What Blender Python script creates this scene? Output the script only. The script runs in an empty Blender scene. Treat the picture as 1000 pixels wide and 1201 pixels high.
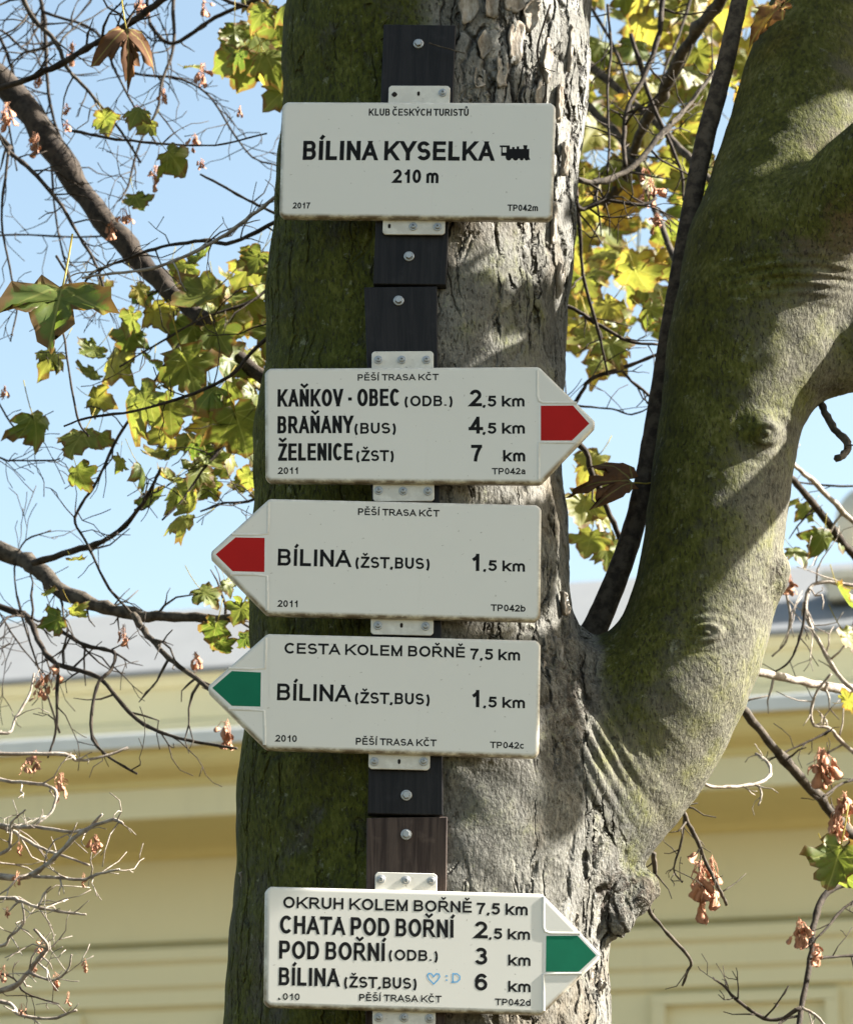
import bpy, bmesh, math, random
import numpy as np
from mathutils import Vector, Matrix

S = bpy.context.scene
COL = S.collection
R = math.radians

# ------------------------------------------------------------------ camera
D0, PITCH, WID = 4.6, R(16), 1.2            # distance to the signs, upward tilt, width seen there
FWD = np.array([0, math.cos(PITCH), math.sin(PITCH)])
UPV = np.array([0, -math.sin(PITCH), math.cos(PITCH)])
RGT = np.array([1.0, 0, 0])
TGT = np.array([0, 0, 2.9])
CAM = TGT - FWD * D0
cam = bpy.data.cameras.new('camera')
camo = bpy.data.objects.new('camera', cam)
COL.objects.link(camo)
S.camera = camo
camo.location = CAM
camo.rotation_euler = (R(90) + PITCH, 0, 0)
cam.sensor_fit = 'HORIZONTAL'
cam.sensor_width = 36
cam.lens = 36 * D0 / WID
cam.clip_start, cam.clip_end = 0.1, 2000
cam.dof.use_dof = True
cam.dof.focus_distance = D0
cam.dof.aperture_fstop = 11.5

# ------------------------------------------------------------------ sky, sun, exposure
SUN_EL, SUN_AZ = R(36), R(-4.2)                # azimuth: 0 = straight from the right, + = towards the camera
SUND = np.array([math.cos(SUN_EL) * math.cos(SUN_AZ), -math.cos(SUN_EL) * math.sin(SUN_AZ), math.sin(SUN_EL)])
W = bpy.data.worlds.new('World')
S.world = W
W.use_nodes = True
wn = W.node_tree
sky = wn.nodes.new('ShaderNodeTexSky')
sky.sky_type = 'NISHITA'
sky.sun_disc = False
sky.sun_elevation = SUN_EL
sky.sun_rotation = math.atan2(SUND[0], SUND[1])
sky.air_density = 1.0
sky.dust_density = 2.0
sky.ozone_density = 1.0
wb = wn.nodes.new('ShaderNodeMix')               # a slightly milky autumn sky
wb.data_type, wb.blend_type = 'RGBA', 'MULTIPLY'
wb.inputs[0].default_value = 1.0
wb.inputs[7].default_value = (1.22, 1.17, 0.99, 1)
wn.links.new(sky.outputs[0], wb.inputs[6])
wn.links.new(wb.outputs[2], wn.nodes['Background'].inputs[0])
wn.nodes['Background'].inputs[1].default_value = 0.05
sl = bpy.data.lights.new('sun', 'SUN')
sl.energy = 5.0
sl.angle = R(0.5)
sl.color = (1.0, 0.955, 0.89)
slo = bpy.data.objects.new('sun', sl)
COL.objects.link(slo)
slo.rotation_euler = Vector(SUND).to_track_quat('Z', 'Y').to_euler()
slo.location = (6, -2, 8)
S.view_settings.view_transform = 'Standard'
S.view_settings.look = 'None'
S.view_settings.gamma = 1
S.view_settings.exposure = 2.5
S.cycles.max_bounces = 6
S.cycles.transparent_max_bounces = 8

# ------------------------------------------------------------------ pixel -> place helpers
K = WID / D0 / 1000.0
def ray(px, py):
    return FWD + RGT * ((px - 500) * K) + UPV * ((600.5 - py) * K)
def at(px, py, Y):
    """point on the vertical plane y = Y seen at that spot of the photograph, and metres per pixel there"""
    d = ray(px, py)
    t = (Y - CAM[1]) / d[1]
    return CAM + d * t, t * K
def project(P):
    q = P - CAM
    z = q @ FWD
    return 500 + (q @ RGT) / z / K, 600.5 - (q @ UPV) / z / K

# ------------------------------------------------------------------ object helpers
def link(o, parent=None):
    COL.objects.link(o)
    if parent is not None:
        o.parent = parent
    return o
def mesh_obj(name, verts, faces, mat, parent=None, smooth=False):
    me = bpy.data.meshes.new(name)
    me.from_pydata([tuple(map(float, v)) for v in verts], [], [tuple(map(int, f)) for f in faces])
    me.materials.append(mat)
    if smooth:
        me.polygons.foreach_set('use_smooth', [True] * len(me.polygons))
    me.update()
    return link(bpy.data.objects.new(name, me), parent)
def bm_obj(name, bm, mat, parent=None, smooth=False):
    me = bpy.data.meshes.new(name)
    bm.to_mesh(me)
    bm.free()
    me.materials.append(mat)
    if smooth:
        me.polygons.foreach_set('use_smooth', [True] * len(me.polygons))
    return link(bpy.data.objects.new(name, me), parent)
def thing(name, label, cat, group=None, loc=(0, 0, 0)):
    o = bpy.data.objects.new(name, None)
    COL.objects.link(o)
    o.empty_display_size = 0.05
    o.location = loc
    return tag(o, label, cat, group)
def tag(o, label, cat, group=None):
    o['label'] = label
    o['category'] = cat
    if group:
        o['group'] = group
    return o

# ------------------------------------------------------------------ materials
class NT:
    def __init__(self, name):
        self.m = bpy.data.materials.new(name)
        self.m.use_nodes = True
        self.t = self.m.node_tree
        self.b = self.t.nodes['Principled BSDF']
        self.out = self.t.nodes['Material Output']
    def n(self, typ, **kw):
        nd = self.t.nodes.new('ShaderNode' + typ)
        for k, v in kw.items():
            setattr(nd, k, v)
        return nd
    def l(self, a, b):
        self.t.links.new(a, b)
    def coord(self, which='Object', scale=(1, 1, 1)):
        c = self.n('TexCoord')
        mp = self.n('Mapping')
        mp.inputs['Scale'].default_value = scale
        self.l(c.outputs[which], mp.inputs[0])
        return mp.outputs[0]
    def noise(self, vec, scale, detail=4, rough=0.55, dist=0.0):
        nd = self.n('TexNoise')
        nd.inputs['Scale'].default_value = scale
        nd.inputs['Detail'].default_value = detail
        nd.inputs['Roughness'].default_value = rough
        nd.inputs['Distortion'].default_value = dist
        if vec is not None:
            self.l(vec, nd.inputs['Vector'])
        return nd.outputs['Fac']
    def ramp(self, fac, stops):
        r = self.n('ValToRGB')
        e = r.color_ramp.elements
        while len(e) < len(stops):
            e.new(0.5)
        for i, (p, c) in enumerate(stops):
            e[i].position = p
            e[i].color = c if len(c) == 4 else (*c, 1)
        self.l(fac, r.inputs[0])
        return r.outputs[0]
    def step(self, fac, a, b):
        """0 below a, 1 above b (a may exceed b)"""
        r = self.n('MapRange', interpolation_type='SMOOTHSTEP')
        lo, hi = (a, b) if a < b else (b, a)
        r.inputs['From Min'].default_value = lo
        r.inputs['From Max'].default_value = hi
        if a > b:
            r.inputs['To Min'].default_value = 1
            r.inputs['To Max'].default_value = 0
        self.l(fac, r.inputs['Value'])
        return r.outputs['Result']
    def math(self, op, a, b=None):
        nd = self.n('Math', operation=op)
        for i, x in enumerate((a, b)):
            if x is None:
                continue
            if isinstance(x, (int, float)):
                nd.inputs[i].default_value = x
            else:
                self.l(x, nd.inputs[i])
        return nd.outputs[0]
    def mix(self, fac, a, b, mode='MIX'):
        nd = self.n('Mix', data_type='RGBA', blend_type=mode)
        for i, x in zip((0, 6, 7), (fac, a, b)):
            if isinstance(x, (int, float)):
                nd.inputs[i].default_value = x
            elif isinstance(x, tuple):
                nd.inputs[i].default_value = x if len(x) == 4 else (*x, 1)
            else:
                self.l(x, nd.inputs[i])
        return nd.outputs[2]
    def attr(self, name):
        a = self.n('Attribute')
        a.attribute_name = name
        return a.outputs['Fac']
    def bump(self, h, dist, strength=1.0, prev=None):
        nd = self.n('Bump')
        nd.inputs['Strength'].default_value = strength
        nd.inputs['Distance'].default_value = dist
        self.l(h, nd.inputs['Height'])
        if prev is not None:
            self.l(prev, nd.inputs['Normal'])
        return nd.outputs[0]
    def done(self, col=None, rough=None, normal=None, spec=None, metal=None):
        B = self.b.inputs
        for key, v in (('Base Color', col), ('Roughness', rough), ('Normal', normal), ('Specular IOR Level', spec), ('Metallic', metal)):
            if v is None:
                continue
            if isinstance(v, (int, float)):
                B[key].default_value = v
            elif isinstance(v, tuple):
                B[key].default_value = v if len(v) == 4 else (*v, 1)
            else:
                self.l(v, B[key])
        return self.m

def mat_plain(name, col, rough=0.6, spec=0.4, metal=0.0, var=0.12, scale=40, bump=0.0):
    t = NT(name)
    v = t.coord()
    nz = t.noise(v, scale, 5)
    c = t.mix(nz, tuple(x * (1 - var) for x in col), tuple(min(1, x * (1 + var)) for x in col))
    nm = t.bump(nz, bump) if bump else None
    return t.done(c, rough, nm, spec, metal)

def mat_bark():
    t = NT('bark')
    v = t.coord()
    crack, moss, gnarl = t.attr('crack'), t.attr('moss'), t.attr('gnarl')
    # warped coordinates, stretched along the trunk
    wz = t.n('TexNoise')
    wz.inputs['Scale'].default_value = 14
    wz.inputs['Detail'].default_value = 4
    t.l(v, wz.inputs['Vector'])
    wv = t.n('VectorMath', operation='MULTIPLY_ADD')
    t.l(wz.outputs['Color'], wv.inputs[0])
    wv.inputs[1].default_value = (0.05, 0.05, 0.10)
    t.l(v, wv.inputs[2])
    mp = t.n('Mapping')
    mp.inputs['Scale'].default_value = (1, 1, 0.42)
    t.l(wv.outputs[0], mp.inputs[0])
    def edges(scale):
        vo = t.n('TexVoronoi', feature='DISTANCE_TO_EDGE')
        vo.inputs['Scale'].default_value = scale
        t.l(mp.outputs[0], vo.inputs['Vector'])
        return vo.outputs['Distance']
    e1 = edges(24)
    mp2 = t.n('Mapping')
    mp2.inputs['Scale'].default_value = (1, 1, 0.13)
    t.l(wv.outputs[0], mp2.inputs[0])
    vo2 = t.n('TexVoronoi', feature='DISTANCE_TO_EDGE')
    vo2.inputs['Scale'].default_value = 38
    t.l(mp2.outputs[0], vo2.inputs['Vector'])
    e2 = vo2.outputs['Distance']
    c1 = t.step(e1, 0.10, 0.0)
    c2 = t.step(e2, 0.07, 0.0)
    brk = t.step(t.noise(v, 22, 3), 0.40, 0.58)              # cracks come and go
    c1 = t.math('MULTIPLY', c1, t.math('MULTIPLY', t.step(crack, 0.2, 0.75), brk))
    c2 = t.math('MULTIPLY', t.math('MULTIPLY', c2, t.step(t.noise(t.coord(scale=(1, 1, .22)), 17, 3), 0.48, 0.56)), t.step(crack, 0.05, 0.45))
    cr = t.math('MAXIMUM', c1, c2)
    vo = t.n('TexVoronoi', feature='F1')
    vo.inputs['Scale'].default_value = 24
    t.l(mp.outputs[0], vo.inputs['Vector'])
    plate = t.n('SeparateColor')
    t.l(vo.outputs['Color'], plate.inputs[0])
    pl = plate.outputs[0]
    vs = t.n('Mapping')
    vs.inputs['Scale'].default_value = (1, 1, 0.35)
    t.l(v, vs.inputs[0])
    fine = t.noise(t.coord(scale=(1, 1, 0.7)), 210, 4, 0.68)
    stip = t.noise(t.coord(scale=(1, 1, 0.55)), 150, 3, 0.6)
    med = t.noise(v, 18, 5, 0.6)
    big = t.noise(v, 5, 4, 0.6)
    # colour
    grey = t.ramp(t.math('ADD', t.math('MULTIPLY', fine, 0.55), t.math('MULTIPLY', med, 0.5)),
                  [(0.32, (0.034, 0.032, 0.026)), (0.50, (0.082, 0.079, 0.066)), (0.68, (0.190, 0.185, 0.162))])
    pale = t.mix(t.math('MULTIPLY', pl, t.math('MULTIPLY', crack, 0.7)), grey, (0.26, 0.255, 0.235))
    tanm = t.math('MULTIPLY', t.step(big, 0.52, 0.68), 0.55)
    pale = t.mix(tanm, pale, (0.12, 0.094, 0.06))
    pale = t.mix(t.step(crack, 0.16, 0.05), pale, t.mix(1.0, grey, (1.30, 1.27, 1.12), 'MULTIPLY'))   # smooth bark of the fork
    pale = t.mix(t.math('MULTIPLY', t.attr('russet'), 0.7), pale, (0.20, 0.105, 0.055))
    mg = t.ramp(t.math('ADD', t.math('MULTIPLY', stip, 0.5), t.math('MULTIPLY', med, 0.5)),
                [(0.34, (0.020, 0.022, 0.005)), (0.52, (0.062, 0.066, 0.010)), (0.70, (0.135, 0.131, 0.046))])
    mg = t.mix(t.step(crack, 0.06, 0.16), mg, t.mix(1.0, mg, (0.80, 0.84, 0.55), 'MULTIPLY'))
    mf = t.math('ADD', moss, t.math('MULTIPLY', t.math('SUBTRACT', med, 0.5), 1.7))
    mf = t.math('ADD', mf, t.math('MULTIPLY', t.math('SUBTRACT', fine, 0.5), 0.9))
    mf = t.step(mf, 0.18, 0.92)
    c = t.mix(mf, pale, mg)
    pit = t.step(t.noise(t.coord(scale=(1, 1, 0.36)), 270, 3, 0.7), 0.57, 0.67)
    c = t.mix(t.math('MULTIPLY', pit, 0.72), c, (0.045, 0.043, 0.028))
    blot = t.step(t.noise(v, 26, 6, 0.72), 0.50, 0.62)
    c = t.mix(t.math('MULTIPLY', blot, 0.35), c, t.mix(1.0, c, (1.5, 1.47, 1.36), 'MULTIPLY'))
    lich = t.math('MULTIPLY', t.step(t.noise(v, 55, 4, 0.7), 0.60, 0.70), 0.5)
    c = t.mix(lich, c, (0.22, 0.225, 0.15))
    c = t.mix(t.math('MULTIPLY', cr, 0.92), c, (0.016, 0.013, 0.010))
    gn = t.math('MULTIPLY', gnarl, t.step(t.noise(v, 42, 5, 0.7, 1.0), 0.46, 0.56))
    c = t.mix(t.math('MULTIPLY', gn, 0.8), c, (0.055, 0.040, 0.028))
    # relief
    h = t.math('MULTIPLY', cr, -1.0)
    h2 = t.math('ADD', t.math('MULTIPLY', pl, t.math('MULTIPLY', crack, 0.22)), h)
    dn = t.n('Displacement')
    dn.inputs['Midlevel'].default_value = 0
    dn.inputs['Scale'].default_value = 0.0065
    h3 = t.math('ADD', h2, t.math('MULTIPLY', t.math('MULTIPLY', gnarl, t.math('SUBTRACT', t.noise(v, 42, 5, 0.7, 1.0), 0.5)), 4.5))
    h3 = t.math('ADD', h3, t.math('MULTIPLY', t.math('SUBTRACT', med, 0.5), 0.4))
    t.l(h3, dn.inputs['Height'])
    t.l(dn.outputs[0], t.out.inputs['Displacement'])
    nm = t.bump(stip, 0.0036, 0.8)
    nm = t.bump(fine, 0.0022, 0.8, nm)
    nm = t.bump(pit, -0.0042, 0.9, nm)
    nm = t.bump(h, 0.0035, 0.8, nm)
    m = t.done(c, 0.88, nm, 0.2)
    m.displacement_method = 'BOTH'
    return m

def mat_flake():
    t = NT('loose_bark')
    v = t.coord(scale=(1, 1, 0.4))
    a, b = t.noise(v, 45, 5, 0.65), t.noise(v, 260, 4, 0.6)
    c = t.ramp(t.math('ADD', t.math('MULTIPLY', a, 0.6), t.math('MULTIPLY', b, 0.4)),
               [(0.35, (0.10, 0.075, 0.05)), (0.5, (0.27, 0.235, 0.19)), (0.68, (0.42, 0.40, 0.36))])
    return t.done(c, 0.9, t.bump(b, 0.002, 0.8, t.bump(a, 0.005, 0.8)), 0.15)

def mat_panel():
    t = NT('enamel_panel')
    v = t.coord()
    sp = t.n('SeparateXYZ')
    t.l(v, sp.inputs[0])
    edge = t.attr('edge')                                    # 1 on the rolled edge, growing along the lower rim
    big, fine = t.noise(v, 9, 4), t.noise(v, 120, 5, 0.7)
    c = t.mix(big, (0.625, 0.605, 0.540), (0.660, 0.640, 0.575))
    speck = t.math('MULTIPLY', t.step(t.noise(v, 150, 2), 0.705, 0.76), 0.6)
    c = t.mix(speck, c, (0.22, 0.19, 0.14))
    dirt = t.math('MULTIPLY', edge, t.step(t.math('ADD', t.noise(v, 38, 6, 0.7), t.math('MULTIPLY', fine, 0.25)), 0.48, 0.72))
    c = t.mix(t.math('MULTIPLY', edge, 0.34), c, (0.50, 0.44, 0.27))
    c = t.mix(t.math('MULTIPLY', dirt, 0.85), c, (0.10, 0.062, 0.028))
    vs = t.coord(scale=(1, 0.08, 1))
    runs = t.math('MULTIPLY', t.step(t.noise(vs, 60, 4), 0.62, 0.78), 0.05)
    c = t.mix(runs, c, (0.42, 0.38, 0.28))
    return t.done(c, t.mix(fine, 0.30, 0.46) if False else 0.36, None, 0.45)

def mat_board(name, c0, c1, rough=0.6):
    t = NT(name)
    v = t.coord(scale=(1, 0.06, 1))
    g = t.noise(v, 90, 6, 0.65, 0.6)
    w = t.noise(t.coord(), 30, 4)
    c = t.mix(t.step(g, 0.35, 0.68), c0, c1)
    c = t.mix(t.math('MULTIPLY', t.step(w, 0.55, 0.7), 0.3), c, tuple(x * 1.7 for x in c1))
    return t.done(c, rough, t.bump(g, 0.0025, 0.6), 0.14)

def mat_twig(name, c0, c1):
    t = NT(name)
    v = t.coord()
    g = t.noise(v, 60, 5, 0.65)
    c = t.mix(t.step(g, 0.38, 0.62), c0, c1)
    return t.done(c, 0.85, t.bump(t.noise(v, 220, 3), 0.002, 0.6), 0.2)

def mat_leaf(name, trans=0.5, sat=1.0):
    """UV = place on the leaf blade; attribute tone: 0 green, .5 yellow, 1 brown; rim: 0 middle .. 1 outline"""
    t = NT(name)
    uv = t.n('UVMap')
    sp = t.n('SeparateXYZ')
    t.l(uv.outputs[0], sp.inputs[0])
    x, y = t.math('ABSOLUTE', sp.outputs[0]), sp.outputs[1]
    dmin = x
    for a in (R(46), R(82)):
        d = t.math('ABSOLUTE', t.math('SUBTRACT', t.math('MULTIPLY', x, math.cos(a)), t.math('MULTIPLY', y, math.sin(a))))
        dmin = t.math('MINIMUM', dmin, d)
    vein = t.step(dmin, 0.022, 0.004)
    tone, rim = t.attr('tone'), t.attr('rim')
    nz = t.noise(t.coord(), 45, 4, 0.6)
    tt = t.math('ADD', tone, t.math('MULTIPLY', t.math('SUBTRACT', nz, 0.5), 0.5))
    c = t.ramp(tt, [(0.0, (0.070, 0.110, 0.018)), (0.28, (0.135, 0.155, 0.030)), (0.52, (0.245, 0.225, 0.045)),
                    (0.68, (0.42, 0.29, 0.04)), (0.86, (0.20, 0.095, 0.038)), (1.0, (0.105, 0.055, 0.030))])
    br = t.step(t.math('ADD', rim, t.math('MULTIPLY', t.math('SUBTRACT', nz, 0.5), 0.9)), 0.80, 0.98)
    c = t.mix(t.math('MULTIPLY', br, 0.8), c, (0.13, 0.060, 0.022))
    spot = t.step(t.noise(t.coord(), 130, 4, 0.7), 0.60, 0.70)
    c = t.mix(t.math('MULTIPLY', spot, 0.7), c, (0.12, 0.065, 0.025))
    c = t.mix(t.math('MULTIPLY', vein, 0.42), c, (0.30, 0.30, 0.09))
    nm = t.bump(dmin, 0.012, 0.35)
    t.done(c, 0.5, nm, 0.35)
    tr = t.n('BsdfTranslucent')
    t.l(t.mix(0.85, c, t.mix(1.0, c, (1.45, 1.45, 1.0), 'MULTIPLY')), tr.inputs[0])
    mx = t.n('MixShader')
    mx.inputs[0].default_value = trans
    t.l(t.b.outputs[0], mx.inputs[1])
    t.l(tr.outputs[0], mx.inputs[2])
    t.l(mx.outputs[0], t.out.inputs[0])
    return t.m

M = dict(
    bark=mat_bark(), flake=mat_flake(), panel=mat_panel(),
    black=mat_plain('black_lettering', (0.008, 0.008, 0.008), 0.6, 0.12, var=0.3),
    red=mat_plain('red_foil', (0.36, 0.008, 0.006), 0.6, 0.15, scale=25, var=0.15),
    green=mat_plain('green_foil', (0.004, 0.135, 0.070), 0.6, 0.15, scale=25, var=0.2),
    white=mat_plain('white_foil', (0.66, 0.65, 0.60), 0.42, 0.4),
    ink=mat_plain('blue_ink', (0.10, 0.34, 0.60), 0.5, 0.3, var=0.3),
    steel=mat_plain('galvanised_steel', (0.36, 0.36, 0.35), 0.45, 0.5, 0.9, scale=300),
    hole=mat_plain('dark_hole', (0.02, 0.015, 0.012), 0.8, 0.2),
    board=mat_board('dark_board', (0.010, 0.010, 0.011), (0.019, 0.018, 0.019), 0.5),
    wood=mat_board('weathered_board', (0.030, 0.021, 0.018), (0.085, 0.062, 0.050), 0.75),
    twig=mat_twig('dark_twig', (0.020, 0.015, 0.011), (0.052, 0.040, 0.029)),
    limb=mat_twig('grey_branch', (0.032, 0.026, 0.020), (0.085, 0.070, 0.052)),
    pale=mat_twig('pale_twig', (0.19, 0.155, 0.125), (0.36, 0.32, 0.27)),
    leaf=mat_leaf('maple_leaf', 0.50), dry=mat_leaf('dry_leaf', 0.12),
    seed=mat_plain('dry_seeds', (0.41, 0.205, 0.125), 0.7, 0.2, var=0.45, scale=70),
)
M['dry'].node_tree.nodes['Principled BSDF'].inputs['Specular IOR Level'].default_value = 0.08
M['dry'].node_tree.nodes['Principled BSDF'].inputs['Roughness'].default_value = 0.85

# ------------------------------------------------------------------ ground and sky setting
def build_ground():
    t = NT('grass_ground')
    v = t.coord()
    a, b = t.noise(v, 0.7, 5), t.noise(v, 35, 4, 0.7)
    c = t.mix(a, (0.030, 0.038, 0.012), (0.060, 0.050, 0.024))
    c = t.mix(t.step(b, 0.4, 0.65), c, (0.085, 0.058, 0.026))
    m = t.done(c, 0.95, t.bump(b, 0.04), 0.1)
    n = 40
    xs = np.sign(np.linspace(-1, 1, n)) * np.abs(np.linspace(-1, 1, n)) ** 3 * 600
    vs = [(x, y, 0.0) for y in xs for x in xs]
    fs = [(j * n + i, j * n + i + 1, (j + 1) * n + i + 1, (j + 1) * n + i) for j in range(n - 1) for i in range(n - 1)]
    o = mesh_obj('ground', vs, fs, m, smooth=True)
    o['kind'] = 'structure'
    t = NT('bounce_surface')
    v = t.coord()
    g = t.noise(v, 60, 5, 0.7)
    c = t.mix(g, (0.13, 0.115, 0.085), (0.20, 0.18, 0.14))
    m = t.done(c, 0.95, t.bump(g, 0.01), 0.1)
    q = [(-22, 9.5), (-22, 24.0), (22, 11.5), (22, 4.5)]
    vs = [(x, y, 0.012) for x, y in q]
    o = mesh_obj('bounce_strip', vs, [(3, 2, 1, 0)], m)  # unseen pale strip added to bounce light up onto the cornice soffits
    o['kind'] = 'structure'
build_ground()

# ------------------------------------------------------------------ building with moulded cornice
BDIST, BYAW = 18.0, R(15.5)
def build_building():
    pc, s = at(100, 872, BDIST)                              # a point on the front top edge of the cornice
    along = np.array([math.cos(BYAW), -math.sin(BYAW), 0])
    out = np.array([-math.sin(BYAW), -math.cos(BYAW), 0])
    root = thing('spa_building', 'long cream yellow spa building with stepped cornice and parapet behind the signed tree', 'building')
    root.location = (pc[0], pc[1], 0)
    root.rotation_euler = (0, 0, -BYAW)                      # local x along the facade, -y out of it
    H = pc[2]
    def paint(name, col, dk):
        t = NT(name)
        v = t.coord()
        n1, n2 = t.noise(v, 0.9, 5), t.noise(t.coord(scale=(1, 1, 0.15)), 5, 5, 0.65)
        c = t.mix(n1, tuple(x * 0.93 for x in col), tuple(x * 1.05 for x in col))
        c = t.mix(t.math('MULTIPLY', t.step(n2, 0.52, 0.75), 0.35), c, dk)
        return t.done(c, 0.85, t.bump(t.noise(v, 60, 4), 0.004, 0.4), 0.2)
    crm_shade = paint('cream_plaster_shaded', (0.61, 0.515, 0.235), (0.50, 0.425, 0.20))  # the cream plaster deepened: warm shade of the cornice undersides painted in
    crm = paint('cream_plaster', (0.66, 0.60, 0.38), (0.55, 0.50, 0.33))
    stone = paint('pale_stone', (0.55, 0.51, 0.41), (0.38, 0.35, 0.28))
    tin = mat_plain('zinc_flashing', (0.60, 0.60, 0.57), 0.55, 0.4, 0.2, scale=6, var=0.1)
    zinc = mat_plain('zinc_sheet', (0.16, 0.165, 0.165), 0.6, 0.3, scale=3, var=0.12)
    X0, X1 = -16.0, 13.0
    def strip(name, prof, mat, parent, x0=X0, x1=X1, smooth=False):
        """profile of (out, z) from the top down, swept along the facade"""
        vs, fs = [], []
        for o_, z in prof:
            vs += [(x0, -o_, H + z), (x1, -o_, H + z)]
        for i in range(len(prof) - 1):
            a = 2 * i
            fs.append((a, a + 2, a + 3, a + 1))
        for e in (0, 1):
            pass
        return mesh_obj(name, vs, fs, mat, parent, smooth)
    def arc(o0, z0, o1, z1, n=6, hollow=True):
        r = []
        for i in range(1, n + 1):
            a = math.pi / 2 * i / n
            if hollow:
                r.append((o0 + (o1 - o0) * math.sin(a), z0 + (z1 - z0) * (1 - math.cos(a))))
            else:
                r.append((o0 + (o1 - o0) * (1 - math.cos(a)), z0 + (z1 - z0) * math.sin(a)))
        return r
    def prof(*pts):
        """(out, photo row where that edge shows at the left) -> (out, height above the flashing)"""
        res = []
        for q in pts:
            if isinstance(q, list):
                res += q
                continue
            o_, py = q
            P0 = pc + out * o_
            dd = ray(100, py)
            tt = ((P0 - CAM) @ out) / (dd @ out)
            res.append((o_, (CAM + dd * tt)[2] - H))
        return res
    def cove(o0, y0, o1, y1, hollow, n=7):
        (a0, z0), (a1, z1) = prof((o0, y0), (o1, y1))
        return [(a0, z0)] + arc(a0, z0, a1, z1, n, hollow)
    strip('flashing', [(-1.0, 0.17)] + prof((0.0, 863), (0.012, 865), (0.012, 880), (0.0, 881.5), (-0.02, 881.5)), tin, root)
    strip('cornice', prof((-0.02, 881.0), (-0.06, 883), cove(-0.06, 884, -0.20, 913, False), (-0.215, 916), (-0.25, 917.5), (-0.25, 927), (-0.275, 929.5)), crm_shade, root)
    strip('cornice_fascia', prof((-0.273, 929), (-0.273, 963), (-0.30, 966)), crm, root)
    strip('cornice_soffit', prof(cove(-0.298, 965, -1.10, 1009, True), (-1.13, 1011.5), (-1.13, 1014)), crm_shade, root)
    strip('frieze', prof((-1.13, 1013), (-1.16, 1014.5), (-1.16, 1109), (-1.22, 1111), (-1.22, 1116)), crm, root)
    strip('architrave', prof((-1.21, 1116), (-1.06, 1117), (-1.06, 1130), (-1.10, 1136.5), (-1.10, 1160), (-1.135, 1166.5), (-1.135, 1183), (-1.19, 1189)), crm, root)
    zw = prof((-1.19, 1188))[0][1]
    strip('wall', [(-1.19, zw), (-1.19, -H)], crm, root)
    strip('parapet', prof((-1.16, 796), cove(-1.16, 798, -1.24, 815, False), (-1.24, 850), (-1.18, 853), (-1.18, 900)), crm, root)
    strip('zinc_roof', [(-4.0, 1.9), (-2.6, 1.62)] + prof((-1.12, 790), (-1.10, 792), (-1.10, 797), (-1.17, 798)), zinc, root)
    # ends, back and roof so that the block is closed
    bm = bmesh.new()
    for x in (X0, X1):
        q = [bm.verts.new(p) for p in ((x, 1.06, 0), (x, 9, 0), (x, 9, H + .5), (x, 1.06, H + .5))]
        bm.faces.new(q)
    q = [bm.verts.new(p) for p in ((X0, 9, 0), (X1, 9, 0), (X1, 9, H + .5), (X0, 9, H + .5))]
    bm.faces.new(q)
    q = [bm.verts.new(p) for p in ((X0, 4.0, H + 1.9), (X1, 4.0, H + 1.9), (X1, 9, H + .5), (X0, 9, H + .5))]
    bm.faces.new(q)
    bm_obj('roof', bm, stone, root)
    # framed wall panels under the architrave, and pilasters
    def box(bm, a, b):
        r = bmesh.ops.create_cube(bm, size=1.0)
        for vv in r['verts']:
            vv.co = Vector([(a[i] + b[i]) / 2 + vv.co[i] * (b[i] - a[i]) for i in range(3)])
    inv = np.array([along, -out])
    def local_x(px, py):
        d = ray(px, py)
        n = out
        P0 = pc + out * -1.0
        t = ((P0 - CAM) @ n) / (d @ n)
        P = CAM + d * t
        return (P - pc) @ along, P[2] - H
    for (pa, pb) in ((-260, 88), (255, 470), (760, 980)):
        xa, xb = local_x(pa, 1185)[0], local_x(pb, 1185)[0]
        zt = zw - 0.03
        bm = bmesh.new()
        box(bm, (xa, 1.12, H + zt - 0.07), (xb, 1.188, H + zt))
        box(bm, (xa, 1.12, H - 3.3), (xa + 0.09, 1.188, H + zt - 0.072))
        box(bm, (xb - 0.09, 1.12, H - 3.3), (xb, 1.188, H + zt - 0.072))
        fr = bm_obj('window_frame', bm, crm, root)
        bm = bmesh.new()
        box(bm, (xa + .2, 1.15, H - 3.2), (xb - .2, 1.186, H + zt - 0.30))
        bm_obj('wall_panel', bm, crm, root)
    # stone ball on a stepped pedestal on the parapet
    pb, sb = at(1008, 612, BDIST - 3.5)
    fin = thing('stone_finial', 'weathered stone ball on a stepped block on the parapet at the right', 'finial')
    lx = local_x(1012, 700)[0]
    base = pc + along * lx + out * -1.7
    d = (base - CAM)
    zc = CAM[2] + (math.tan(PITCH + (600.5 - 612) * K)) * (base[1] - CAM[1])
    zb = CAM[2] + (math.tan(PITCH + (600.5 - 692) * K)) * (base[1] - CAM[1])
    r = 46 * K * np.linalg.norm(d) * 0.97
    fin.location = (base[0], base[1], zb)
    fin.rotation_euler = (0, 0, -BYAW)
    bm = bmesh.new()
    h0 = (H + 1.10) - zb
    box(bm, (-0.32, -.26, h0 - 0.05), (0.32, .26, 0.02))
    box(bm, (-0.36, -.29, 0.022), (0.36, .29, 0.09))
    bmesh.ops.bevel(bm, geom=list(bm.edges), offset=0.012, segments=2, affect='EDGES')
    bm_obj('pedestal', bm, stone, fin)
    bm = bmesh.new()
    prof = [(0.0, 0.09), (.17, 0.09), (.17, .13), (.10, .16), (.09, .20)]
    zc_l = zc - zb
    for i in range(17):
        a = -math.pi / 2 + 0.35 + (math.pi - 0.35) * i / 16
        prof.append((r * math.cos(a), zc_l + r * math.sin(a)))
    prof.append((0.0, zc_l + r))
    n = 32
    rings = []
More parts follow.
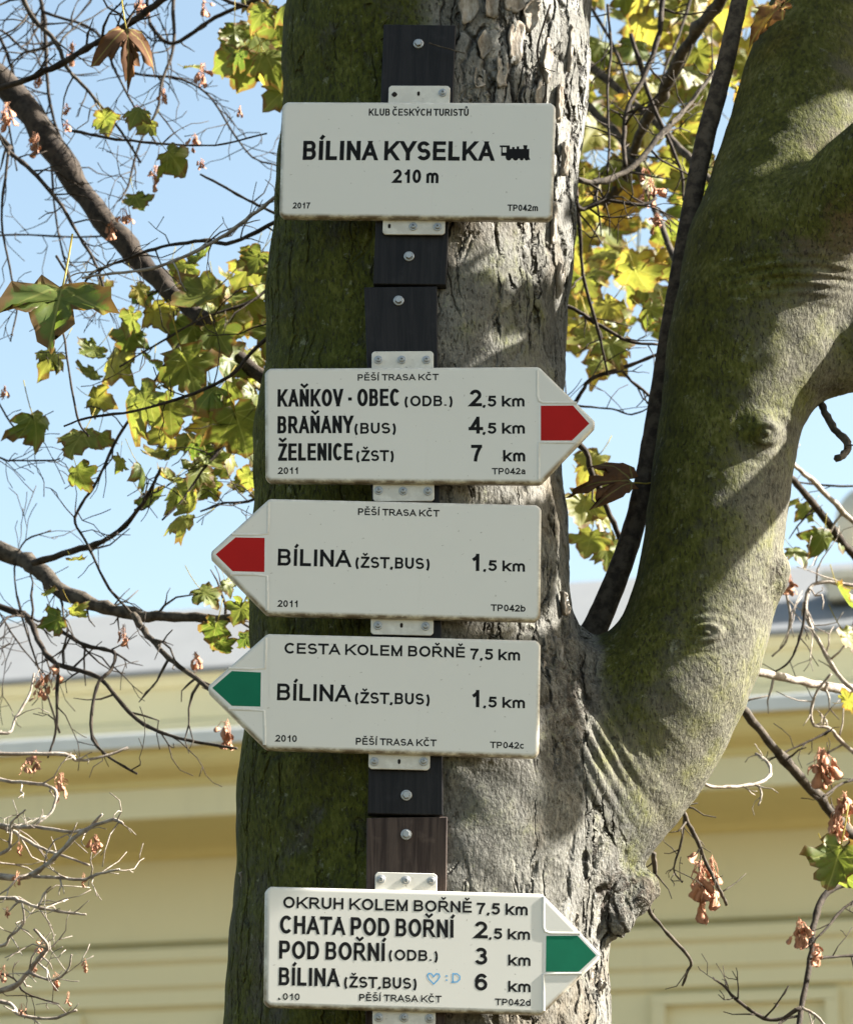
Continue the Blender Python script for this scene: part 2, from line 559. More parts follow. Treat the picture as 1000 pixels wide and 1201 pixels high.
    for (rr, z) in prof:
        rings.append([bm.verts.new((max(rr, 1e-4) * math.cos(2 * math.pi * k / n), max(rr, 1e-4) * math.sin(2 * math.pi * k / n), z)) for k in range(n)])
    for a, b in zip(rings, rings[1:]):
        for k in range(n):
            bm.faces.new((a[k], a[(k + 1) % n], b[(k + 1) % n], b[k]))
    bm_obj('ball', bm, stone, fin, smooth=True)
build_building()

# ------------------------------------------------------------------ the signed tree: trunk and fork as one surface
def chain(pts):
    """[(px, py, Y, radius in px)] -> list of ((x,y,z), r)"""
    out = []
    for px, py, Y, r in pts:
        p, s = at(px, py, Y)
        out.append((p, r * s))
    return out
FRONT = 0.035
TRUNK_PX = [(521, -120, 176), (517, 0, 175.5), (508, 150, 173), (498, 280, 173), (490, 430, 176), (486, 570, 183), (492, 700, 191),
            (497, 800, 199), (503, 900, 211), (503, 1000, 217), (498, 1100, 219), (494, 1201, 221), (490, 1330, 226)]
TRUNK = []
for px, py, r in TRUNK_PX:
    p, s = at(px, py, FRONT)
    rm = r * s * 1.045
    p, s = at(px, py, FRONT + rm)
    TRUNK.append((p, r * s))
p0, p1 = TRUNK[0], TRUNK[1]
TRUNK.insert(0, (p0[0] + (p0[0] - p1[0]) * 6, p0[1] * 0.85))
pl = TRUNK[-1]
TRUNK.append((np.array([pl[0][0] - 0.03, pl[0][1] + .02, 1.2]), 0.31))
TRUNK.append((np.array([pl[0][0] - 0.05, pl[0][1] + .04, 0.35]), 0.37))
TRUNK.append((np.array([pl[0][0] - 0.06, pl[0][1] + .05, -0.2]), 0.56))
LIMB = chain([(600, 1030, .31, 112), (665, 950, .275, 112), (730, 880, .27, 101), (789, 795, .26, 94), (822, 700, .26, 88),
              (839, 600, .27, 84), (853, 500, .28, 86), (876, 405, .29, 93), (905, 310, .31, 100)])
LIMB_A = chain([(905, 310, .31, 96), (925, 215, .35, 86), (952, 110, .40, 84), (990, 0, .46, 84), (1050, -160, .55, 82), (1110, -420, .7, 74)])
LIMB_B = chain([(905, 350, .28, 84), (957, 268, .22, 62), (1015, 205, .17, 56), (1100, 130, .10, 54), (1260, 0, -.02, 48), (1400, -160, -.05, 40)])
LIMB_C = chain([(900, 415, .29, 74), (962, 424, .29, 44), (1010, 405, .30, 50), (1100, 370, .30, 46), (1300, 260, .32, 40)])
def lump(px, py, Y, r):
    return chain([(px, py, Y, r), (px + .5, py, Y, r)])
LUMPS = [lump(893, 505, .185, 21), lump(830, 741, .165, 15), lump(738, 1052, .24, 27), lump(757, 1038, .25, 16), lump(722, 1078, .22, 22),
         lump(764, 1046, .27, 11), lump(700, 1030, .20, 26), lump(914, 668, .25, 15), lump(911, 688, .25, 10), lump(900, 706, .26, 6),
         lump(676, 775, .20, 24), lump(668, 850, .16, 22), lump(655, 800, .17, 22), lump(690, 925, .15, 18), lump(940, 320, .21, 24), lump(982, 368, .30, 30)]
STEM = chain([(885, -90, .40, 12.5), (867, 0, .39, 13), (848, 85, .385, 14), (825, 170, .38, 15), (800, 300, .365, 14.5), (783, 400, .355, 15),
              (767, 500, .35, 15.5), (748, 600, .34, 16.5), (722, 680, .33, 18), (690, 750, .33, 21), (650, 800, .33, 26)])

def capsule(P, a, ra, b, rb):
    ab = b - a
    t = np.clip(((P - a) @ ab) / max(ab @ ab, 1e-9), 0, 1)
    return np.linalg.norm(P - (a + t[..., None] * ab), axis=-1) - (ra + (rb - ra) * t)
def smin(a, b, k):
    h = np.clip(0.5 + 0.5 * (b - a) / k, 0, 1)
    return b * (1 - h) + a * h - k * h * (1 - h)
def spline(ch, n=4):
    """Catmull-Rom refinement of a chain so that the limbs bend smoothly"""
    P = np.array([np.append(p, r) for p, r in ch])
    if len(P) < 3:
        return ch
    Q = np.vstack([2 * P[0] - P[1], P, 2 * P[-1] - P[-2]])
    out = []
    for i in range(1, len(Q) - 2):
        for k in range(n):
            t = k / n
            a, b, c, d = Q[i - 1], Q[i], Q[i + 1], Q[i + 2]
            out.append(0.5 * (2 * b + (c - a) * t + (2 * a - 5 * b + 4 * c - d) * t ** 2 + (3 * b - a - 3 * c + d) * t ** 3))
    out.append(P[-1])
    return [(q[:3], q[3]) for q in out]
rng = np.random.default_rng(5)
WAVES = [(rng.normal(size=3) * f, rng.uniform(0, 6.28), a) for f, a, n in ((7, .0035, 5), (16, .0017, 7), (34, .0008, 8)) for _ in range(n)]
def wobble(P):
    d = 0
    for kv, ph, a in WAVES:
        d = d + a * np.sin(P @ kv + ph)
    return d
CH_TRUNK = spline(TRUNK, 2)
CH_LIMBS = [spline(c, 3) for c in (LIMB, LIMB_A, LIMB_B, LIMB_C)]
CH_STEM = spline(STEM, 3)
def chain_sdf(P, ch):
    d = np.full(P.shape[:-1], 9.0)
    for (a, ra), (b, rb) in zip(ch, ch[1:]):
        d = np.minimum(d, capsule(P, a, ra, b, rb))
    return d
def surface_nets(F):
    ins = F < 0
    nx, ny, nz = F.shape
    c = np.zeros((nx - 1, ny - 1, nz - 1), np.int8)
    for i in (0, 1):
        for j in (0, 1):
            for k in (0, 1):
                c += ins[i:nx - 1 + i, j:ny - 1 + j, k:nz - 1 + k]
    act = (c > 0) & (c < 8)
    idx = np.full(act.shape, -1, np.int64)
    ii = np.argwhere(act)
    idx[act] = np.arange(len(ii))
    pos = np.zeros((len(ii), 3))
    cnt = np.zeros(len(ii))
    cor = [(i, j, k) for i in (0, 1) for j in (0, 1) for k in (0, 1)]
    vals = {o: F[ii[:, 0] + o[0], ii[:, 1] + o[1], ii[:, 2] + o[2]] for o in cor}
    for a in cor:
        for ax in range(3):
            if a[ax]:
                continue
            b = tuple(a[q] + (q == ax) for q in range(3))
            fa, fb = vals[a], vals[b]
            m = (fa < 0) != (fb < 0)
            t = np.where(m, fa / np.where(m, fa - fb, 1), 0)
            p = np.array(a, float)[None] + np.eye(3)[ax][None] * t[:, None]
            pos[m] += p[m]
            cnt[m] += 1
    pos = pos / cnt[:, None] + ii
    quads = []
    for ax in range(3):
        sl0 = [slice(None)] * 3
        sl1 = [slice(None)] * 3
        sl0[ax], sl1[ax] = slice(0, -1), slice(1, None)
        A, B = ins[tuple(sl0)], ins[tuple(sl1)]
        e = np.argwhere(A != B)
        u, v = [(1, 2), (2, 0), (0, 1)][ax]
        ok = (e[:, u] > 0) & (e[:, v] > 0) & (e[:, u] < F.shape[u] - 1) & (e[:, v] < F.shape[v] - 1)
        e = e[ok]
        flip = ~A[e[:, 0], e[:, 1], e[:, 2]]
        def cell(du, dv):
            q = e.copy()
            q[:, u] -= du
            q[:, v] -= dv
            return idx[q[:, 0], q[:, 1], q[:, 2]]
        q = np.stack([cell(1, 1), cell(0, 1), cell(0, 0), cell(1, 0)], 1)
        q[flip] = q[flip][:, ::-1]
        quads.append(q)
    return pos, np.vstack(quads)
VOX = 0.0036
def build_trunk(root):
    def axis(segs):
        out = []
        for a, b, h in segs:
            out.append(np.arange(a, b, h))
        return np.concatenate(out)
    gx = axis([(-.75, -.34, .02), (-.34, .70, VOX), (.70, 1.4, .02)])
    gy = axis([(-.45, -.02, .02), (-.02, .50, VOX), (.50, 1.2, .02)])
    gz = axis([(-.05, 2.02, .03), (2.02, 3.82, VOX), (3.82, 5.6, .03)])
    F = np.full((len(gx), len(gy), len(gz)), 0.08, np.float32)
    def add(a, ra, b, rb, k, m=0.06):
        lo = np.minimum(a - ra, b - rb) - m
        hi = np.maximum(a + ra, b + rb) + m
        i0, i1 = np.searchsorted(gx, (lo[0], hi[0]))
        j0, j1 = np.searchsorted(gy, (lo[1], hi[1]))
        k0, k1 = np.searchsorted(gz, (lo[2], hi[2]))
        if i1 <= i0 or j1 <= j0 or k1 <= k0:
            return
        X = gx[i0:i1][:, None, None]
        Y = gy[j0:j1][None, :, None]
        Z = gz[k0:k1][None, None, :]
        ab = b - a
        t = np.clip(((X - a[0]) * ab[0] + (Y - a[1]) * ab[1] + (Z - a[2]) * ab[2]) / max(ab @ ab, 1e-9), 0, 1)
        d = np.sqrt((X - a[0] - t * ab[0]) ** 2 + (Y - a[1] - t * ab[1]) ** 2 + (Z - a[2] - t * ab[2]) ** 2) - (ra + (rb - ra) * t)
        d = d.astype(np.float32)
        sub = F[i0:i1, j0:j1, k0:k1]
        F[i0:i1, j0:j1, k0:k1] = np.minimum(sub, d) if k <= 0 else smin(sub, np.minimum(d, 0.08), k)
    for (a, ra), (b, rb) in zip(CH_TRUNK, CH_TRUNK[1:]):
        add(a, ra, b, rb, 0.0)
    G = F
    F = np.full_like(G, 0.08)
    def run(ch):
        for (a, ra), (b, rb) in zip(ch, ch[1:]):
            add(a, ra, b, rb, 0.0)
    run(CH_LIMBS[0])
    main = F
    for ch in CH_LIMBS[1:]:
        F = np.full_like(G, 0.08)
        run(ch)
        main = smin(main, F, 0.035)
    F = smin(G, main, 0.062)
    del G, main
    for lp in LUMPS:
        (a, ra), (b, rb) = lp
        add(a, ra, b, rb, 0.022)
    pos, quads = surface_nets(F)
    V = np.stack([np.interp(pos[:, i], np.arange(len(g)), g) for i, g in enumerate((gx, gy, gz))], 1)
    # masks of what the bark looks like where
    dT, dL = chain_sdf(V, CH_TRUNK), np.minimum.reduce([chain_sdf(V, c) for c in CH_LIMBS])
    w = np.clip((dT - dL) / 0.03 * 0.5 + 0.5, 0, 1)          # 1 on the fork
    e = 0.004
    F = None
    px, py = project(V)
    # normals
    me = bpy.data.meshes.new('trunk')
    me.vertices.add(len(V))
    me.loops.add(4 * len(quads))
    me.polygons.add(len(quads))
    V = V + 0
    me.vertices.foreach_set('co', V.astype(np.float32).ravel())
    me.loops.foreach_set('vertex_index', quads.astype(np.int32).ravel())
    me.polygons.foreach_set('loop_start', np.arange(0, 4 * len(quads), 4, dtype=np.int32))
    me.polygons.foreach_set('use_smooth', np.ones(len(quads), bool))
    me.update(calc_edges=True)
    me.validate()
    N = np.empty(3 * len(V), np.float32)
    me.vertices.foreach_get('normal', N)
    N = N.reshape(-1, 3).astype(float)
    sm = lambda x, a, b: (lambda t: t * t * (3 - 2 * t))(np.clip((x - a) / (b - a), 0, 1))
    V2 = V + N * (wobble(V) * (1 - 0.45 * w))[:, None]
    def rings(cx, cy, rad, n, amp, sx=1.0):
        q = np.sqrt(((px - cx) / sx) ** 2 + (py - cy) ** 2) / rad
        return np.where(q < 1.6, amp * np.cos(q * n * 6.283) * np.exp(-1.8 * q * q), 0) * (N[:, 1] < .2)
    d = rings(901, 508, 40, 3, .0022, 1.25) + rings(829, 741, 30, 3, .0018, 1.9)
    q = np.exp(-(((px - 915) / 62) ** 2 + ((py - 322) / 26) ** 2)) * (N[:, 1] < .2)
    d += .0032 * q * np.sin((py - 0.0016 * (px - 925) ** 2) / 9.0 * 6.283 / 1.3 + 0.02 * px)
    q = np.exp(-(((px - 700) / 40) ** 2 + ((py - 880) / 70) ** 2)) * (N[:, 1] < .2)      # folds in the crotch
    d += .0026 * q * np.sin((px * 0.86 - py * 0.5) / 13.0 * 6.283 / 1.1)
    V2 += N * d[:, None]
    me.vertices.foreach_set('co', V2.astype(np.float32).ravel())
    right = sm(px, 500, 610)
    top, low = sm(py, 350, 250), sm(py, 560, 700)
    crack = (0.22 + 0.78 * right * np.maximum(np.maximum(top, 0.40 * low), 0.25)) * (1 - w)
    crack = np.maximum(crack, 0.9 * np.exp(-(((px - 690) / 60) ** 2 + ((py - 1040) / 90) ** 2)))
    crack *= np.clip(1 - 0.7 * np.exp(-(((px - 600) / 70) ** 2 + ((py - 960) / 90) ** 2)), 0, 1)
    gnarl = np.clip(np.exp(-(((px - 735) / 42) ** 2 + ((py - 1045) / 34) ** 2)) + 0.8 * np.exp(-(((px - 662) / 24) ** 2 + ((py - 820) / 85) ** 2))
                    + 0.7 * np.exp(-(((px - 911) / 12) ** 2 + ((py - 684) / 28) ** 2)) + .6 * np.exp(-(((px - 968) / 30) ** 2 + ((py - 456) / 12) ** 2)), 0, 1)
    moss_shade_T = 0.95 - 1.0 * sm(N[:, 0] + 0.06 * np.sin(py / 37.) , -0.28, 0.16) + 0.42 * np.exp(-(((px - 600) / 80) ** 2 + ((py - 400) / 90) ** 2)) \
        + .30 * np.exp(-(((px - 580) / 55) ** 2 + ((py - 310) / 50) ** 2)) + .28 * np.exp(-(((px - 570) / 70) ** 2 + ((py - 950) / 80) ** 2)) - 0.25 * sm(py, 900, 1100) * sm(px, 420, 300)  # mid-trunk moss, raised further to paint in the shade there
    moss_shade_L = 1.03 - 0.66 * sm(N[:, 0] + 0.08 * np.sin(py / 60. + 1), -0.60, 0.62)
    moss_shade_L = moss_shade_L + .34 * sm(py, 240, 80) + 0.25 * np.exp(-(((px - 905) / 70) ** 2 + ((py - 470) / 50) ** 2))  # more moss toward the limb's top paints its dark shade into the colour
    moss = moss_shade_T * (1 - w) + moss_shade_L * w
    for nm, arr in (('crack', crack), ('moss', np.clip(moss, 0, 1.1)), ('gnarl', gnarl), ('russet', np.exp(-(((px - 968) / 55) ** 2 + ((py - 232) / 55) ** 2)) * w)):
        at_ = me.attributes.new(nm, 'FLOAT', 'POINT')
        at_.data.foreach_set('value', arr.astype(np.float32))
    me.materials.append(M['bark'])
    me.update()
    link(bpy.data.objects.new('trunk', me), root)

# ------------------------------------------------------------------ tubes, leaves, seeds
class Buf:
    def __init__(self):
        self.v, self.f, self.n = [], [], 0
        self.uv, self.tone, self.rim = [], [], []
    def add(self, v, f, uv=None, tone=None, rim=None):
        v = np.asarray(v, float)
        self.v.append(v)
        self.f += [tuple(int(i) + self.n for i in q) for q in f]
        self.n += len(v)
        self.uv.append(np.zeros((len(v), 2)) if uv is None else uv)
        self.tone.append(np.zeros(len(v)) if tone is None else np.full(len(v), tone))
        self.rim.append(np.zeros(len(v)) if rim is None else rim)
    def build(self, name, mat, parent=None, smooth=True, leaf=False):
        V = np.vstack(self.v)
        me = bpy.data.meshes.new(name)
        me.from_pydata(V.tolist(), [], self.f)
        if smooth:
            me.polygons.foreach_set('use_smooth', [True] * len(me.polygons))
        if leaf:
            li = np.empty(len(me.loops), np.int32)
            me.loops.foreach_get('vertex_index', li)
            me.uv_layers.new(name='UVMap').data.foreach_set('uv', np.vstack(self.uv)[li].astype(np.float32).ravel())
            for nm, a in (('tone', self.tone), ('rim', self.rim)):
                me.attributes.new(nm, 'FLOAT', 'POINT').data.foreach_set('value', np.concatenate(a).astype(np.float32))
        me.materials.append(mat)
        me.update()
        return link(bpy.data.objects.new(name, me), parent)
def frame(d):
    d = d / (np.linalg.norm(d) + 1e-12)
    a = np.array([0, 0, 1.0]) if abs(d[2]) < 0.9 else np.array([1.0, 0, 0])
    x = np.cross(a, d)
    x /= np.linalg.norm(x)
    return x, np.cross(d, x), d
def tube(buf, pts, rad, seg=6):
    pts = np.asarray(pts, float)
    n = len(pts)
    vs, fs = [], []
    x = None
    for i in range(n):
        d = pts[min(i + 1, n - 1)] - pts[max(i - 1, 0)]
        if x is None:
            x, y, _ = frame(d)
        else:
            d = d / (np.linalg.norm(d) + 1e-12)
            x = x - d * (x @ d)
            x /= np.linalg.norm(x) + 1e-12
            y = np.cross(d, x)
        for k in range(seg):
            a = 2 * math.pi * k / seg
            vs.append(pts[i] + rad[i] * (x * math.cos(a) + y * math.sin(a)))
    for i in range(n - 1):
        for k in range(seg):
            a, b = i * seg + k, i * seg + (k + 1) % seg
            fs.append((a, b, b + seg, a + seg))
    fs.append(tuple(range(seg))[::-1])
    fs.append(tuple(range((n - 1) * seg, n * seg)))
    buf.add(vs, fs)
def smooth_path(P, per=5):
    Q = np.vstack([2 * P[0] - P[1], P, 2 * P[-1] - P[-2]])
    out = []
    for i in range(1, len(Q) - 2):
        a, b, c, d = Q[i - 1:i + 3]
        for k in range(per):
            t = k / per
            out.append(0.5 * (2 * b + (c - a) * t + (2 * a - 5 * b + 4 * c - d) * t ** 2 + (3 * b - a - 3 * c + d) * t ** 3))
    out.append(P[-1])
    return np.array(out)
def twiglet(buf, p, d, L, r, rg, depth=1):
    """a thin crooked side twig with knuckles"""
    n = max(3, int(L / 0.022))
    pts, rad = [p], [r]
    d = d / np.linalg.norm(d)
    for i in range(n):
        d = d + rg.normal(size=3) * np.array([.30, .22, .30])
        d /= np.linalg.norm(d)
        pts.append(pts[-1] + d * L / n)
        rad.append(max(r * (1 - 0.65 * (i + 1) / n), 0.0007) * (1.25 if rg.random() < .25 else 1))
    tube(buf, pts, rad, 5)
    if depth > 0:
        for i in range(1, n):
            if rg.random() < 0.34:
                dd = (np.array(pts[i + 1]) - pts[i]) / np.linalg.norm(np.array(pts[i + 1]) - pts[i]) + rg.normal(size=3) * 0.85
                twiglet(buf, np.array(pts[i]), dd, L * rg.uniform(.3, .6), r * .6, rg, depth - 1)
    return np.array(pts)
def branch(name, parent, spec, r0, r1, Y0, Y1, mat, rg, side=0.4, sideL=0.12, per=5, jit=0.15):
    """one traced branch with its own side twigs, as one mesh"""
    n = len(spec)
    P, S_ = [], []
    for i, (px, py) in enumerate(spec):
        p, s = at(px, py, Y0 + (Y1 - Y0) * i / max(n - 1, 1))
        P.append(p)
        S_.append(s)
    ra = r0 * S_[0]
    rb = r1 * S_[-1]
    path = smooth_path(np.array(P), per)
    m = len(path)
    rad = np.array([ra + (rb - ra) * i / (m - 1) for i in range(m)])
    path = path + rg.normal(size=path.shape) * (rad * jit)[:, None]
    rad = rad * (1 + 0.10 * rg.normal(size=m))
    buf = Buf()
    tube(buf, path, rad, 8 if ra > .006 else 6)
    tips = []
    for i in range(1, m - 1):
        if rg.random() < side:
            t = path[i + 1] - path[i - 1]
            t /= np.linalg.norm(t)
            dd = t * 0.55 + rg.normal(size=3) * np.array([.8, .5, .8])
            q = twiglet(buf, path[i], dd, sideL * rg.uniform(.4, 1.3), min(rad[i] * .5, .0026), rg)
            tips.append(q[-1])
    buf.build(name, mat, parent)
    return path, tips
HALF = np.array([(0.0, 0.0), (0.07, -0.08), (0.20, -0.14), (0.36, -0.13), (0.47, -0.05), (0.42, 0.02), (0.40, 0.10), (0.52, 0.11), (0.62, 0.20), (0.76, 0.34),
                 (0.66, 0.39), (0.58, 0.50), (0.46, 0.50), (0.35, 0.53), (0.36, 0.62), (0.34, 0.72), (0.22, 0.76), (0.13, 0.88), (0.0, 1.0)])
OUT = np.vstack([HALF, (HALF[1:-1] * [-1, 1])[::-1]])
DEEP = np.array([(0.0, 0.0), (0.10, -0.05), (0.26, -0.05), (0.42, 0.05), (0.52, 0.17), (0.64, 0.24), (0.74, 0.42), (0.88, 0.72), (0.70, 0.66), (0.60, 0.62),
                 (0.46, 0.60), (0.33, 0.51), (0.20, 0.46), (0.25, 0.58), (0.29, 0.70), (0.18, 0.79), (0.11, 0.94), (0.05, 1.02), (0.0, 1.12)])
DEEP = np.vstack([DEEP, (DEEP[1:-1] * [-1, 1])[::-1]])
def leaf(buf, p, size, tip, nrm, tone, rg, curl=None, stalk=True, narrow=None, shape=None, edge=1.0):
    """maple leaf: p = base of the blade, tip = direction of the middle lobe, nrm = upper side"""
    x, y, z = None, tip / np.linalg.norm(tip), nrm
    z = z - y * (z @ y)
    z /= np.linalg.norm(z) + 1e-9
    x = np.cross(y, z)
    curl = rg.uniform(0.15, 1.15) if curl is None else curl
    wd = rg.uniform(.8, 1.12) if narrow is None else narrow
    o = (OUT if shape is None else shape) * [wd, 1] + rg.normal(size=OUT.shape) * 0.036
    c = np.array([0.0, 0.22])
    rings_ = [c[None], c + (o - c) * 0.5, c + (o - c) * 0.8, o]
    rim = np.concatenate([[0], np.full(len(o), .5), np.full(len(o), .8), np.full(len(o), 1.0)])
    q = np.vstack(rings_)
    fold = rg.uniform(-.2, .9)
    zz = -curl * (q[:, 1] - .1) ** 2 * 0.8 - curl * 0.9 * q[:, 0] ** 2 + fold * np.abs(q[:, 0]) * .55 + rg.normal(size=len(q)) * .035 * rim \
        + rg.uniform(-.3, .3) * q[:, 0] * q[:, 1]
    V = p + size * (q[:, :1] * x + q[:, 1:] * y + zz[:, None] * z)
    n = len(o)
    fs = []
    for k in range(n):
        k2 = (k + 1) % n
        fs.append((0, 1 + k, 1 + k2))
        for r_ in (0, 1):
            a = 1 + r_ * n
            fs.append((a + k, a + n + k, a + n + k2, a + k2))
    buf.add(V, fs, np.vstack(rings_), tone, rim * edge)
    if stalk:
        L = size * rg.uniform(.5, .9)
        t = np.linspace(0, 1, 4)
        pts = [p - y * L * a - np.array([0, 0, -1]) * L * .35 * a * a for a in t]
        tube(buf, pts, [size * .014] * 4, 4)
        buf.tone[-1][:] = 0.62
        return pts[-1]
def leaf_random(buf, px, py, Y, spx, rg, tone=None, stalk=True):
    p, s = at(px, py, Y)
    size = spx * s * 0.85
    a = rg.normal(-math.pi / 2, 0.75)                        # tips hang down
    tip = np.array([math.cos(a), rg.normal(0, .45), math.sin(a)])
    nrm = np.array([rg.normal(0, .45), -1 + rg.normal(0, .35), rg.normal(0.35, .45)])
    if rg.random() < .35:
        nrm = -nrm
    tone = float(np.clip(rg.normal(.30, .14), 0.05, .9)) if tone is None else tone
    return leaf(buf, p - tip / np.linalg.norm(tip) * size * .45, size, tip, nrm, tone, rg, stalk=stalk)
def seeds(name, parent, px, py, Y, spx, rg, n=14):
    """a hanging bunch of dry winged seeds"""
    c, s = at(px, py, Y)
    R_ = spx * s * .5
    buf = Buf()
    top = c + np.array([0, 0, R_ * .9])
    for i in range(n):
        p = c + rg.normal(size=3) * R_ * np.array([.30, .30, .36])
        tube(buf, [top + rg.normal(size=3) * R_ * .1, (top + p) / 2 + rg.normal(size=3) * R_ * .15, p], [R_ * .025] * 3, 4)
        L = R_ * rg.uniform(.62, .95)
        d = np.array([rg.normal(0, .6), rg.normal(0, .6), -1.0])
        x, y, z = frame(d)
        th = rg.uniform(0, 6.28)
        x, y = x * math.cos(th) + y * math.sin(th), y * math.cos(th) - x * math.sin(th)
        prof = [(0, .14), (.18, .26), (.38, .27), (.65, .42), (.88, .36), (1.0, .10)]
        vs, fs = [], []
        for k, (t, w) in enumerate(prof):
            b = p + z * L * t + y * L * .18 * math.sin(t * 3)
            th_ = .09 if t < .3 else .018
            vs += [b + x * L * w + y * L * .10 * t, b + y * L * th_, b - x * L * w * .6, b - y * L * th_]
        for k in range(len(prof) - 1):
            for j in range(4):
                fs.append((4 * k + j, 4 * k + (j + 1) % 4, 4 * k + 4 + (j + 1) % 4, 4 * k + 4 + j))
        fs += [(3, 2, 1, 0), tuple(range(4 * len(prof) - 4, 4 * len(prof)))]
        buf.add(vs, fs)
    return buf.build(name, M['seed'], parent)
def tree_trunk(parent, x, y, r, h, mat, lean=(0, 0), name='trunk'):
    rg = np.random.default_rng(int(abs(x * 100) + 7))
    buf = Buf()
    n = 26
    pts = [np.array([x + lean[0] * t + .02 * math.sin(t * 9), y + lean[1] * t, h * t - .1 * (t == 0)]) for t in np.linspace(0, 1, n)]
    rad = [r * (1.35 - .35 * min(1, t * 8)) * (1 - .45 * t) * (1 + .03 * rg.normal()) for t in np.linspace(0, 1, n)]
    tube(buf, pts, rad, 20)
    return buf.build(name, mat, parent)

